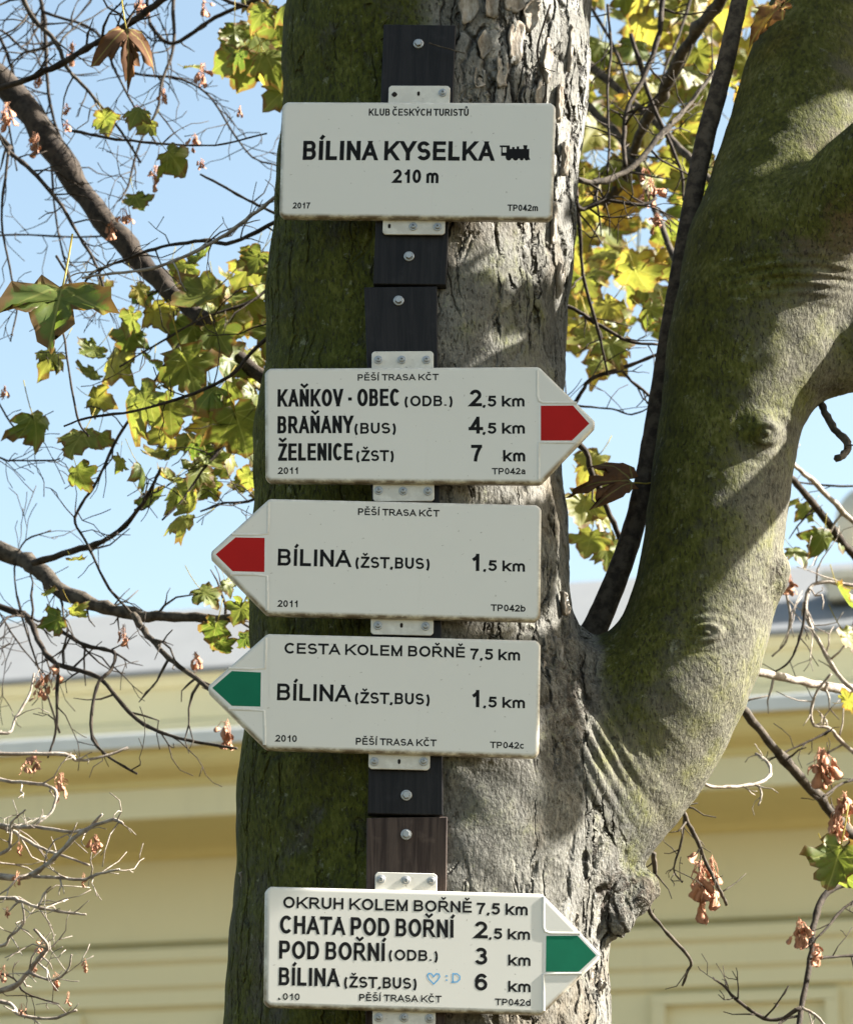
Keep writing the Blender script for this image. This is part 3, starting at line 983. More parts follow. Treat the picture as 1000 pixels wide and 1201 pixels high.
# ------------------------------------------------------------------ lettering: stroked sans capitals
def arc_(cx, cy, rx, ry, a0, a1, n=None):
    n = n or max(5, int(abs(a1 - a0) / 9))
    return [(cx + rx * math.cos(R(a0 + (a1 - a0) * i / n)), cy + ry * math.sin(R(a0 + (a1 - a0) * i / n))) for i in range(n + 1)]
L_ = lambda *p: ('s', list(p), 0)          # sharp polyline
D_ = lambda *p, e=3: ('d', list(p), e)          # diagonal, run on and cut level at the letter's top and foot
C_ = lambda *p: ('s', [q for a in p for q in a], 0)
stem, stemr = L_((0, 0), (0, 1)), L_((1, 0), (1, 1))
GL = {
 'A': (.96, .0, [D_((0, 0), (.5, 1)), D_((.5, 1), (1, 0)), L_((.2, .28), (.8, .28))]),
 'B': (.76, .08, [C_([(0, 0), (0, 1), (.55, 1)], arc_(.62, .765, .32, .235, 90, -90), [(.02, .53)]), C_([(.1, .53), (.6, .53)], arc_(.64, .265, .36, .265, 90, -90), [(0, 0)])]),
 'C': (.88, .06, [C_(arc_(.54, .5, .54, .5, 42, 318))]),
 'D': (.82, .08, [C_([(.0, 0), (0, 1), (.40, 1)], arc_(.46, .5, .54, .5, 90, -90), [(0, 0)])]),
 'E': (.72, .08, [L_((1, 1), (0, 1), (0, 0), (1.03, 0)), L_((0, .52), (.93, .52))]),
 'H': (.80, .08, [stem, stemr, L_((0, .52), (1, .52))]),
 'I': (.0, .09, [L_((.5, 0), (.5, 1))]),
 'K': (.88, .07, [stem, D_((.98, 1), (.02, .28), e=1), D_((.36, .58), (1, 0), e=2)]),
 'L': (.60, .08, [L_((0, 1), (0, 0), (1, 0))]),
 'M': (.94, .08, [stem, stemr, D_((0, 1), (.5, .02)), D_((.5, .02), (1, 1))]),
 'N': (.80, .08, [stem, stemr, D_((0, 1), (1, 0))]),
 'O': (.96, .06, [C_(arc_(.5, .5, .5, .5, 90, 450, 44))]),
 'P': (.74, .08, [C_([(0, 0), (0, 1), (.58, 1)], arc_(.66, .715, .34, .285, 90, -90), [(.0, .43)])]),
 'R': (.84, .07, [C_([(0, 0), (0, 1), (.56, 1)], arc_(.62, .735, .31, .265, 90, -90), [(.0, .47)]), D_((.48, .47), (1, 0), e=2)]),
 'S': (.80, .05, [C_(arc_(.49, .745, .455, .255, 22, 262), [(.52, .495)], arc_(.5, .262, .50, .262, 78, -156))]),
 'T': (.84, .01, [L_((-.04, 1), (1.04, 1)), L_((.5, 0), (.5, 1))]),
 'U': (.78, .08, [C_([(0, 1), (0, .4)], arc_(.5, .36, .5, .36, 180, 360), [(1, .4), (1, 1)])]),
 'V': (.92, .0, [D_((0, 1), (.5, 0)), D_((.5, 0), (1, 1))]),
 'Y': (.92, .0, [D_((0, 1), (.5, .40), e=1), D_((1, 1), (.5, .40), e=1), L_((.5, .5), (.5, 0))]),
 'Z': (.78, .03, [L_((.03, 1), (1, 1)), L_((0, 0), (1.02, 0)), D_((1, 1), (0, 0))]),
 '0': (.62, .06, [C_(arc_(.5, .5, .5, .5, 90, 450, 36))]),
 '1': (.42, .12, [L_((.88, 0), (.88, 1)), L_((.90, .98), (.55, .80), (-.05, .66))]),
 '2': (.64, .05, [C_(arc_(.5, .72, .49, .28, 172, -28), [(.62, .38), (0, 0.0), (1.05, 0)])]),
 '3': (.64, .05, [C_(arc_(.48, .765, .44, .235, 162, -80), [(.38, .53)]), C_([(.38, .53)], arc_(.47, .265, .53, .265, 80, -162))]),
 '4': (.66, .03, [L_((.72, .97), (.02, .25)), L_((-.09, .245), (1.14, .245)), L_((.76, 0), (.76, 1))]),
 '5': (.64, .05, [L_((.94, 1), (.2, 1), (.08, .50)), C_(arc_(.47, .32, .53, .32, 140, -160))]),
 '6': (.64, .05, [C_(arc_(.5, .31, .5, .31, 90, 450, 30)), C_(arc_(.56, .5, .56, .5, 185, 40))]),
 '7': (.64, .05, [L_((0, 1), (1, 1)), C_([(1, 1), (.62, .6), (.42, .25), (.35, 0)])]),
 'a': (.60, .05, [C_(arc_(.46, .48, .42, .23, 165, 0), [(.88, .3), (.92, 0)]), C_([(.86, .42)], arc_(.42, .20, .42, .20, 80, 330))]),
 'b': (.64, .07, [stem, C_(arc_(.5, .36, .5, .36, 90, 450, 30))]),
 'c': (.58, .05, [C_(arc_(.54, .36, .54, .36, 42, 318))]),
 'd': (.64, .07, [stemr, C_(arc_(.5, .36, .5, .36, 90, 450, 30))]),
 'k': (.60, .07, [stem, D_((.98, .72), (.02, .20), e=1), D_((.36, .42), (1, 0), e=2)]),
 'm': (1.02, .07, [L_((0, 0), (0, .74)), C_([(0, .42)], arc_(.25, .46, .25, .26, 180, 0), [(.5, 0)]), C_([(.5, .42)], arc_(.75, .46, .25, .26, 180, 0), [(1, 0)])]),
 '(': (.22, .07, [C_(arc_(1.6, .38, 1.6, .70, 118, 242))]),
 ')': (.22, .07, [C_(arc_(-.6, .38, 1.6, .70, 62, -62))]),
 ',': (.02, .09, [L_((.5, -.08), (.5, .08)), L_((.6, .02), (.1, -.24))]),
 '.': (.02, .09, [L_((.5, -.08), (.5, .09))]),
 '-': (.30, .10, [L_((-.35, .40), (1.35, .40))]),
 '_': (.40, .05, [L_((0, 0), (.8, 0)), L_((.2, .0), (.0, .25))]),
}
ACC = {'Í': ('I', 'a'), 'Ý': ('Y', 'a'), 'Č': ('C', 'v'), 'Ů': ('U', 'o'), 'Ě': ('E', 'v'), 'Š': ('S', 'v'), 'Ň': ('N', 'v'), 'Ž': ('Z', 'v'), 'Ř': ('R', 'v')}
ZC = [0]
def ribbon(out, pts, t, clip=None, ext=0, xclip=None):
    """flat stroke of width t along pts (2-D)"""
    P = [np.array(p, float) for p in pts]
    Q = [P[0]]
    for p in P[1:]:
        if np.linalg.norm(p - Q[-1]) > t * .04:
            Q.append(p)
    closed = len(Q) > 4 and np.linalg.norm(Q[0] - Q[-1]) < t * .06
    P = Q
    n = len(P)
    if n < 2:
        return
    if ext:
        d = (P[1] - P[0]) / np.linalg.norm(P[1] - P[0])
        P = [P[0] - d * t * (2 if ext & 1 else 0), P[-1] + d * t * (2 if ext & 2 else 0)]
        nrm = np.array([-d[1], d[0]]) * t / 2
        poly = [P[0] + nrm, P[1] + nrm, P[1] - nrm, P[0] - nrm]
        for lim, sg, ax in ((clip[0], 1, 1), (clip[1], -1, 1)) + (((xclip[0], 1, 0), (xclip[1], -1, 0)) if xclip else ()):
            res = []
            for a, b in zip(poly, poly[1:] + poly[:1]):
                da, db = (a[ax] - lim) * sg, (b[ax] - lim) * sg
                if da >= 0:
                    res.append(a)
                if (da >= 0) != (db >= 0):
                    res.append(a + (b - a) * da / (da - db))
            poly = res
        out.append((poly, [tuple(range(len(poly)))]))
        return
    L, Rr = [], []
    for i in range(n):
        if closed and i in (0, n - 1):
            d0, d1 = P[-1] - P[-2], P[1] - P[0]
        else:
            d0 = P[i] - P[i - 1] if i else P[1] - P[0]
            d1 = P[i + 1] - P[i] if i < n - 1 else P[-1] - P[-2]
        d0, d1 = d0 / np.linalg.norm(d0), d1 / np.linalg.norm(d1)
        n0, n1 = np.array([-d0[1], d0[0]]), np.array([-d1[1], d1[0]])
        m = n0 + n1
        m = m / max(m @ m, .35) * 2
        L.append(P[i] + m * t / 2)
        Rr.append(P[i] - m * t / 2)
    out.append((L + Rr, [(i, i + 1, n + i + 1, n + i) for i in range(n - 1)]))
def set_text(out, s, x0, x1, y0, cap, wt):
    """write s between x0 and x1 on baseline y0 with the given capital height; strokes appended to out"""
    t = cap * wt
    lay, x, m = [], 0.0, 0
    for ch in s:
        if ch == ' ':
            x += .40
            continue
        base, acc = ACC.get(ch, (ch, None))
        w, sb, st = GL[base]
        if lay:
            x += sb * 1.05 + .02
        lay.append((base, acc, x, w, m))
        x += w + sb * 1.05 + .02
        m += 1
    hi = lay[-1][2] + lay[-1][3]
    k = (x1 - x0 - m * t) / max(hi, 1e-6)                    # only the forms are condensed, not the strokes
    for base, acc, gx, w, im in lay:
        X = x0 + gx * k + im * t + t / 2
        wv = w * k
        Y, H = y0 + t / 2, cap - t
        f = lambda p: (X + p[0] * wv, Y + p[1] * H) if w > .03 else (X + (p[0] - .5) * t, Y + p[1] * H)
        tt = t * (0.92 if base in 'BRSEKMaA' else 1)
        for kind, pts, ex in GL[base][2]:
            q = [f(p) for p in pts]
            if kind == 's' and base not in '.,-()':
                for e0, e1 in ((0, 1), (-1, -2)):            # square ends out to the letter's edge
                    dx, dy = q[e0][0] - q[e1][0], q[e0][1] - q[e1][1]
                    ln = math.hypot(dx, dy) + 1e-12
                    u, v_ = pts[e0]
                    if (abs(dy) > .9 * ln and not .06 < v_ < .94) or (abs(dx) > .9 * ln and not .08 < u < .92):
                        q[e0] = (q[e0][0] + dx / ln * t / 2, q[e0][1] + dy / ln * t / 2)
            if kind == 'd':
                ribbon(out, q, tt * .97, (y0, y0 + cap * (1 if base not in 'k' else .78)), ex, (X - t / 2, X + wv + t / 2) if base in 'NMZ' else None)
            else:
                if base in '.,':
                    ribbon(out, q, t * 1.05)
                else:
                    ribbon(out, q, tt)
        cx = X + wv / 2
        if acc == 'a':
            ribbon(out, [(cx - cap * .03, y0 + cap * 1.07), (cx + cap * .12, y0 + cap * 1.27)], t * .85)
        elif acc == 'v':
            ribbon(out, [(cx - cap * .19, y0 + cap * 1.29), (cx, y0 + cap * 1.12), (cx + cap * .19, y0 + cap * 1.29)], t * .72)
        elif acc == 'o':
            ribbon(out, arc_(cx, y0 + cap * 1.20, cap * .11, cap * .11, 0, 360, 16), t * .6)
def flat_mesh(name, polys, z, mat, parent, dz=2e-6):
    vs, fs = [], []
    for i, (pv, pf) in enumerate(polys):
        o = len(vs)
        vs += [(p[0], p[1], z + (i % 40) * dz) for p in pv]
        for q in pf:
            a = sum(pv[q[k]][0] * pv[q[(k + 1) % len(q)]][1] - pv[q[(k + 1) % len(q)]][0] * pv[q[k]][1] for k in range(len(q)))
            q = q if a > 0 else q[::-1]
            fs.append(tuple(o + i_ for i_ in q))
    return mesh_obj(name, vs, fs, mat, parent)

# ------------------------------------------------------------------ the signs
def round_poly(pts, rads, n=5):
    out = []
    m = len(pts)
    for i in range(m):
        p, a, b = np.array(pts[i], float), np.array(pts[i - 1], float), np.array(pts[(i + 1) % m], float)
        u, v = (a - p) / np.linalg.norm(a - p), (b - p) / np.linalg.norm(b - p)
        r = rads[i] if isinstance(rads, (list, tuple)) else rads
        ang = math.acos(np.clip(u @ v, -1, 1))
        d = r / math.tan(ang / 2)
        s, e = p + u * d, p + v * d
        for k in range(n + 1):
            t = k / n
            out.append((1 - t) ** 2 * s + 2 * t * (1 - t) * (p * .35 + (s + e) * .325) + t * t * e)
    return [tuple(q) for q in out]
def inset(P, d):
    P = [np.array(p) for p in P]
    n = len(P)
    out = []
    for i in range(n):
        d0, d1 = P[i] - P[i - 1], P[(i + 1) % n] - P[i]
        d0, d1 = d0 / np.linalg.norm(d0), d1 / np.linalg.norm(d1)
        n0, n1 = np.array([-d0[1], d0[0]]), np.array([-d1[1], d1[0]])
        m = n0 + n1
        m = m / max(m @ m, .8) * 2
        out.append(P[i] + m * d)
    return out
def ccw(P):
    a = sum(P[k][0] * P[(k + 1) % len(P)][1] - P[(k + 1) % len(P)][0] * P[k][1] for k in range(len(P)))
    return P if a > 0 else P[::-1]
def plate(name, outline, layers, mat, parent, edgeattr=1.0, ribs=()):
    """layers: (inset, z) from the back to the face"""
    outline = ccw(outline)
    n = len(outline)
    vs, fs, ed = [], [], []
    ymin = min(p[1] for p in outline)
    ymax = max(p[1] for p in outline)
    for d, z in layers:
        for p in inset(outline, d):
            vs.append((p[0], p[1], z))
            f = 1.0 if d < .0022 else (.45 if d < .004 else 0.0)
            lowness = 1 - min(1, (p[1] - ymin) / (ymax - ymin))
            ed.append(f * (0.30 + 0.70 * lowness ** 3))
    m = len(layers)
    for i in range(m - 1):
        for k in range(n):
            a, b = i * n + k, i * n + (k + 1) % n
            fs.append((a, b, b + n, a + n))
    fs.append(tuple(range((m - 1) * n, m * n)))
    fs.append(tuple(range(n))[::-1])
    for path, r in ribs:
        o = len(vs)
        path = [np.array(p, float) for p in path]
        for i, p in enumerate(path):
            dd = path[min(i + 1, len(path) - 1)] - path[max(i - 1, 0)]
            dd /= np.linalg.norm(dd)
            nn = np.array([-dd[1], dd[0]])
            for w, h in ((-2.2, -.0003), (-1.1, .45 * r), (0, .75 * r), (1.1, .45 * r), (2.2, -.0003)):
                q = p + nn * w * r
                vs.append((q[0], q[1], layers[-1][1] + h))
                ed.append(0.12)
        for i in range(len(path) - 1):
            for k in range(4):
                fs.append((o + i * 5 + k, o + i * 5 + k + 1, o + i * 5 + k + 6, o + i * 5 + k + 5)[::-1])
    ob = mesh_obj(name, vs, fs, mat, parent)
    ob.data.polygons.foreach_set('use_smooth', [len(p.vertices) < 5 for p in ob.data.polygons])
    if edgeattr:
        ob.data.attributes.new('edge', 'FLOAT', 'POINT').data.foreach_set('value', [x * edgeattr for x in ed])
    return ob
def screw(parent, x, y, z, r=0.0052, name='screw'):
    bm = bmesh.new()
    def ring(rr, zz, n=24):
        return [bm.verts.new((x + rr * math.cos(2 * math.pi * k / n), y + rr * math.sin(2 * math.pi * k / n), zz)) for k in range(n)]
    R_ = [ring(r * 1.55, z), ring(r * 1.55, z + .0010), ring(r * 1.45, z + .0013), ring(r * 1.0, z + .0014), ring(r * .98, z + .0030),
          ring(r * .80, z + .0042), ring(r * .46, z + .0045), ring(r * .44, z + .0022)]
    for a, b in zip(R_, R_[1:]):
        for k in range(24):
            bm.faces.new((a[k], a[(k + 1) % 24], b[(k + 1) % 24], b[k]))
    bm.faces.new(R_[-1])
    return bm_obj(name, bm, M['steel'], parent)
def hexbolt(parent, x, y, z, r=0.0072, rot=0.3):
    bm = bmesh.new()
    def ring(rr, zz, n=24):
        out = []
        for k in range(n):
            a = 2 * math.pi * k / n + rot
            q = rr / max(math.cos((a - rot) % (math.pi / 3) - math.pi / 6), .1) * .93 if rr < r * 1.2 else rr
            out.append(bm.verts.new((x + q * math.cos(a), y + q * math.sin(a), zz)))
        return out
    R_ = [ring(r * 1.5, z), ring(r * 1.5, z + .0012), ring(r * 1.4, z + .0016), ring(r, z + .0017), ring(r, z + .0060), ring(r * .88, z + .0068)]
    for a, b in zip(R_, R_[1:]):
        for k in range(24):
            bm.faces.new((a[k], a[(k + 1) % 24], b[(k + 1) % 24], b[k]))
    bm.faces.new(R_[-1])
    return bm_obj('bolt', bm, M['steel'], parent)
class Plane:
    """an upright board facing the camera, turned by yaw (right side nearer) and leaned by roll (clockwise)"""
    def __init__(self, px, py, Y, roll, yaw):
        self.o, self.s = at(px, py, Y)
        u0 = np.array([math.cos(yaw), -math.sin(yaw), 0])
        v0 = np.array([0, 0, 1.0])
        self.u = u0 * math.cos(roll) - v0 * math.sin(roll)
        self.v = v0 * math.cos(roll) + u0 * math.sin(roll)
        self.n = np.cross(self.u, self.v)
    def loc(self, px, py, z=0.0):
        d = ray(px, py)
        o = self.o + self.n * z
        t = ((o - CAM) @ self.n) / (d @ self.n)
        P = CAM + d * t - o
        return (P @ self.u, P @ self.v)
    def empty(self, name, label, cat, group=None):
        e = thing(name, label, cat, group)
        m = Matrix.Identity(4)
        for i in range(3):
            m[i][0], m[i][1], m[i][2], m[i][3] = self.u[i], self.v[i], self.n[i], self.o[i]
        e.matrix_world = m
        return e
GROUP = 'walking route signs on the tree trunk'
def make_sign(name, label, cat, center, roll, yaw, corners, rads, tabs, texts, arrow=None, ribs=(), Y=0.0):
    pl = Plane(center[0], center[1], Y, roll, yaw)
    e = pl.empty(name, label, cat, GROUP)
    lo = lambda p: pl.loc(*p)
    out = round_poly([lo(c) for c in corners], rads)
    rb = [([lo(p) for p in path], .0012) for path in ribs]
    plate('panel', out, [(.0012, -.0145), (0, -.0135), (0, -.0040), (.0006, -.0020), (.0018, -.0007), (.0036, 0.0), (.0062, 0.0)], M['panel'], e, ribs=rb)
    for (x0, y0, x1, y1, fit) in tabs:
        zt = -.0105
        a, b = pl.loc(x0, y0, zt), pl.loc(x1, y1, zt)
        xa, xb, ya, yb = a[0], b[0], min(a[1], b[1]), max(a[1], b[1])
        if y0 < center[1]:
            ya -= .012
        else:
            yb += .012
        o = round_poly([(xa, ya), (xb, ya), (xb, yb), (xa, yb)], .004)
        t = plate('mounting_tab', o, [(.0004, zt - .003), (0, zt - .0025), (0, zt - .0006), (.0006, zt)], M['panel'], e, .3)
        for kind, fx, fy in fit:
            x, y = pl.loc(fx, fy, zt)
            if kind == 's':
                screw(t, x, y, zt, 0.0040)
            else:
                w, h = (.0020, .0036) if kind == 'o' else (.0042, .0042)
                r_ = round_poly([(x - w, y - h), (x + w, y - h), (x + w, y + h), (x - w, y + h)], w * .9)
                flat_mesh('hole', [(r_, [tuple(range(len(r_)))])], zt + .0004, M['hole'], t)
    for (s, x0, x1, yb, cap, wt) in texts:
        a = pl.loc(x0, yb)
        b = pl.loc(x1, yb + (x1 - x0) * 0.0)
        c = pl.loc(x0, yb - cap)
        capm = abs(c[1] - a[1])
        polys = []
        set_text(polys, s, a[0], b[0], a[1], capm, wt)
        flat_mesh('text_line', polys, .00010, M['black'], e)
    if arrow:
        colr, pts = arrow
        q = ccw([lo(p) for p in pts])
        q2 = [tuple(x) for x in inset(q, -.0030)]
        flat_mesh('arrow_border', [(q2, [tuple(range(len(q2)))])], .00015, M['white'], e)
        flat_mesh('colour_arrow', [(q, [tuple(range(len(q)))])], .00030, M[colr], e)
    return pl, e

def build_signs():
    B, C = .185, .20
    # 1 name plate
    pl, e = make_sign('name_sign', 'rectangular white sign reading BÍLINA KYSELKA with a small train, topmost on the trunk', 'sign', (489, 187), .027, .055,
        [(331, 118.6), (651.5, 119.7), (647.5, 257), (327.2, 253.8)], .0075,
        [(455.8, 100, 527.2, 118.6, [('h', 462.5, 110.5), ('o', 490.7, 109.5), ('s', 519, 108.5)]),
         (449, 257, 521.5, 275, [('o', 456.5, 265), ('s', 484.4, 265.5), ('s', 513, 266)])],
        [('KLUB ČESKÝCH TURISTŮ', 432.2, 549.3, 135.3, 8.4, .19), ('BÍLINA KYSELKA', 354.7, 579.3, 187.4, 22.8, .205), ('210 m', 460.4, 514, 214.3, 16, .20),
         ('2017', 343.3, 363.5, 244.3, 7.2, .19), ('TP042m', 594.9, 630.6, 247.2, 7.6, .19)])
    # little locomotive
    x0, y0 = pl.loc(585.5, 188)
    x1, y1 = pl.loc(622, 170)
    w, h = x1 - x0, y1 - y0
    P = lambda *q: ([(x0 + a * w, y0 + b * h) for a, b in q], [tuple(range(len(q)))])
    dots = lambda cx, cy, r: P(*[(cx + r * math.cos(k * .524) * h / w, cy + r * math.sin(k * .524)) for k in range(12)])
    flat_mesh('train_symbol', [P((0, .86), (.33, .86), (.33, .98), (0, .98)), P((.05, .30), (.33, .30), (.33, .52), (.05, .52)), P((.05, .5), (.09, .5), (.09, .88), (.05, .88)),
        P((.22, .5), (.33, .5), (.33, .88), (.22, .88)), P((.32, .28), (.96, .28), (.96, .76), (.32, .76)), P((.40, .75), (.48, .75), (.48, .88), (.40, .88)),
        P((.55, .75), (.63, .75), (.63, .92), (.55, .92)), P((.78, .75), (.88, .75), (.90, 1.0), (.76, 1.0)), P((.2, .14), (.9, .14), (.9, .3), (.2, .3)),
        P((.86, .05), (1.0, .05), (.95, .3), (.86, .3)), dots(.30, .17, .17), dots(.52, .17, .17), dots(.72, .13, .12), dots(.88, .13, .12)], .00010, M['black'], e)
    # 2 red, pointing right
    make_sign('arrow_sign', 'white arrow sign pointing right with red tip, listing KAŇKOV, BRAŇANY and ŽELENICE', 'sign', (480, 498), -.006, .0,
        [(310.5, 431.4), (632, 429.6), (701, 496.8), (634, 566.7), (311.3, 564.6)], [.0075, .006, .008, .006, .0075],
        [(435.7, 412, 508.3, 430, [('s', 443.6, 422), ('s', 471, 422), ('s', 500, 422)]), (437.3, 566.5, 509.2, 587.5, [('s', 444, 575.3), ('s', 472.6, 576), ('s', 501.6, 576.2)])],
        [('PĚŠÍ TRASA KČT', 419.3, 514.2, 446.4, 7.6, .20), ('KAŇKOV - OBEC', 325.2, 468.8, 477, 20.6, B), ('(ODB.)', 474.3, 530.6, 476.6, 12.6, C),
         ('2', 550.7, 564.6, 476.6, 19.7, .195), (',5 km', 566.3, 615, 477, 13, .21), ('BRAŇANY', 325.2, 414.2, 508.4, 20.6, B), ('(BUS)', 415.5, 464.2, 508.8, 13, C),
         ('4', 550.3, 565, 508.6, 20, .195), (',5 km', 566.3, 615.4, 508.8, 13, .21), ('ŽELENICE', 326, 413.4, 540.5, 20.6, B), ('(ŽST)', 417.6, 461.7, 541, 13, C),
         ('7', 552.4, 565.4, 541.3, 19.7, .195), ('km', 589.8, 615.8, 541.3, 13.6, .21), ('2011', 326, 349.6, 556, 8, .19), ('TP042a', 576.8, 616.3, 556.5, 7.6, .19)],
        ('red', [(634, 475.8), (671.7, 475.6), (690.8, 496.8), (670.4, 516.7), (634, 516.7)]),
        [[(629.8, 434), (629.8, 450), (630, 464), (632, 470), (637, 472.4), (660, 472.6), (676, 472.8)], [(631.4, 562), (631.4, 545), (631.4, 519), (650, 519), (674, 519.2)]])
    # 3 red, pointing left
    make_sign('arrow_sign', 'white arrow sign with red tip pointing left to BÍLINA, above the green left arrow', 'sign', (472, 656), .0125, -.038,
        [(315.8, 584.4), (634.9, 591.8), (633.4, 728.2), (313.4, 720.8), (243.5, 650)], [.006, .0075, .0075, .006, .008],
        [(435, 722.8, 508, 745.5, [('s', 443, 733.8), ('o', 470.7, 733.6), ('s', 499, 734.7)])],
        [('PĚŠÍ TRASA KČT', 419.6, 515.1, 604, 8.0, .20), ('BÍLINA', 325.5, 411.7, 663.4, 20, B), ('(ŽST,BUS)', 416.6, 503.7, 666, 13.4, C), ('1', 552.5, 562.6, 669.6, 20.3, .195),
         (',5 km', 567, 615.4, 669.6, 12.8, .21), ('2011', 325.5, 349.2, 711.8, 8, .19), ('TP042b', 575.4, 616, 716.8, 8, .19)],
        ('red', [(310.3, 630.9), (276.2, 630.3), (252.9, 650.2), (272.7, 670), (310, 671)]),
        [[(314.6, 589), (314.4, 606), (314, 626), (296, 627.4), (272, 627)], [(313.4, 716), (313.4, 700), (313, 676), (298, 674), (270, 673.6)]])
    # 4 green, pointing left
    make_sign('arrow_sign', 'white arrow sign with green tip pointing left, headed CESTA KOLEM BOŘNĚ', 'sign', (470, 814), .0120, -.052,
        [(313.6, 743), (634.2, 750.8), (632, 888.5), (312.6, 878.6), (240.2, 807.5)], [.006, .0075, .0075, .006, .008],
        [(432.4, 881, 504, 903.5, [('s', 439, 893.5), ('o', 468, 893.4), ('s', 496.6, 893.4)])],
        [('CESTA KOLEM BOŘNĚ', 333.4, 545, 766.6, 12.8, .20), ('7,5 km', 551.2, 609.7, 773.6, 13, .20), ('BÍLINA', 324.6, 411.3, 821.5, 20, B), ('(ŽST,BUS)', 416, 503.7, 825, 13.4, C),
         ('1', 552.5, 562.6, 829.5, 20.3, .195), (',5 km', 567, 615.4, 829.8, 12.8, .21), ('2010', 322.8, 348, 870, 8, .19), ('PĚŠÍ TRASA KČT', 417, 511.6, 873.6, 8.2, .20),
         ('TP042c', 574.5, 614.6, 877.6, 7.7, .19)],
        ('green', [(306, 788.8), (271.8, 787.2), (248.9, 807), (271.8, 828), (305.4, 829)]),
        [[(311.4, 748), (311.2, 764), (310.4, 784), (293, 785), (268, 784)], [(310.4, 874), (310.2, 856), (309.6, 834), (294, 832.6), (268, 831.6)]])
    # 5 green, pointing right
    pl, e = make_sign('arrow_sign', 'white arrow sign with green tip pointing right, headed OKRUH KOLEM BOŘNĚ, lowest of all', 'sign', (480, 1115), .0060, -.125,
        [(311.4, 1039.6), (635.9, 1048.3), (707, 1121.3), (635.7, 1190.2), (309.8, 1181)], [.0075, .006, .008, .006, .0075],
        [(440, 1023, 512.4, 1045, [('s', 446.2, 1031.8), ('s', 475.6, 1033), ('s', 506, 1033.6)]), (437, 1184.5, 510.6, 1206, [('s', 444, 1193.7), ('s', 473.8, 1194), ('s', 503.7, 1195)])],
        [('OKRUH KOLEM BOŘNĚ', 332, 553, 1065.3, 13.6, .20), ('7,5 km', 558.9, 618.7, 1072.5, 13.6, .20), ('CHATA POD BOŘNÍ', 328, 531.7, 1095.2, 21.4, B), ('2', 556.6, 571.3, 1100.8, 20, .195),
         (',5 km', 573.6, 621.4, 1101.6, 12.8, .21), ('POD BOŘNÍ', 327, 451.2, 1124.7, 21.4, B), ('(ODB.)', 455.8, 513.3, 1126.6, 13, C), ('3', 557, 571.3, 1131.6, 20, .195),
         ('km', 595.7, 622, 1132.8, 13, .21), ('BÍLINA', 326.6, 398.3, 1156, 21.4, B), ('(ŽST,BUS)', 403.4, 488.5, 1158.6, 13.4, C), ('6', 556.6, 571.3, 1162, 20, .195), ('km', 595.7, 622, 1163.6, 13, .21),
         ('_010', 326, 351.4, 1173, 8, .19), ('PĚŠÍ TRASA KČT', 421, 517.5, 1174.2, 8.2, .20), ('TP042d', 580.5, 622, 1179.4, 8, .19)],
        ('green', [(640.3, 1098), (677, 1097.8), (699, 1121), (678.5, 1140.1), (639.8, 1140.1)]),
        [[(637.2, 1052), (637, 1072), (637, 1088), (639, 1093), (645, 1095), (664, 1095.2), (680, 1095.4)], [(637, 1186), (637, 1168), (637, 1143), (652, 1142.6), (682, 1142.4)]], Y=-.004)
    def px_line(pts):
        return [pl.loc(*p) for p in pts]
    heart = [(508.5, 1154.5), (503, 1149), (501.2, 1145), (502.4, 1142), (505.6, 1142.4), (508.4, 1146), (511.4, 1142.4), (514.6, 1142.8), (515.6, 1146), (513, 1150), (508.5, 1154.5)]
    out = []
    sc = abs(pl.loc(501, 1145)[0] - pl.loc(500, 1145)[0])
    ribbon(out, px_line(heart), 1.5 * sc)
    for s in ([(522.5, 1144.8), (525, 1145.2)], [(522.5, 1149.8), (524.8, 1150)], [(531, 1152), (531, 1142.4), (536, 1142.6), (539, 1145.4), (539, 1149), (536, 1152), (529, 1152.4)]):
        ribbon(out, px_line(s), 1.5 * sc)
    flat_mesh('blue_doodle', out, .00010, M['ink'], e)

def make_board(label, corners, roll, yaw, Y, mat, bolts, th=.022, tilt=0):
    cx, cy = np.mean([c[0] for c in corners]), np.mean([c[1] for c in corners])
    pl = Plane(cx, cy, Y, roll, yaw)
    e = pl.empty('mounting_board', label, 'board', 'dark boards bolted to the trunk')
    q = [pl.loc(*c) for c in corners]
    o = round_poly(q, .0012, 2)
    ob = plate('plank', o, [(0, -th), (0, -.0012), (.0005, -.0003), (.0016, 0)], mat, e, edgeattr=False)
    for bx, by, k in bolts:
        x, y = pl.loc(bx, by)
        hexbolt(e, x, y, 0.0, 0.0050, k)
def build_boards():
    make_board('dark board bolted behind the BÍLINA KYSELKA sign, highest of the boards', [(450, 28), (534.5, 29), (523, 334), (437.5, 333)], .036, .03, .018, M['board'], [(490.5, 51, .2), (479.5, 300.5, .7)])
    make_board('dark board bolted behind the KAŇKOV OBEC sign, second from the top', [(427, 336.5), (512.5, 335.5), (515.5, 590), (436, 590)], -.01, .0, .0185, M['board'], [(467.3, 352.5, .4)])
    make_board('dark board bolted behind the two signs pointing left', [(438, 592), (516.5, 592), (519.5, 956.5), (431, 954.5)], .003, -.02, .018, M['board'], [(476.3, 933, .1)])
    make_board('weathered brown board behind the lowest sign', [(430, 959.5), (524.5, 958), (520, 1330), (428, 1330)], .005, -.03, .0195, M['wood'], [(476.2, 979, .5)])

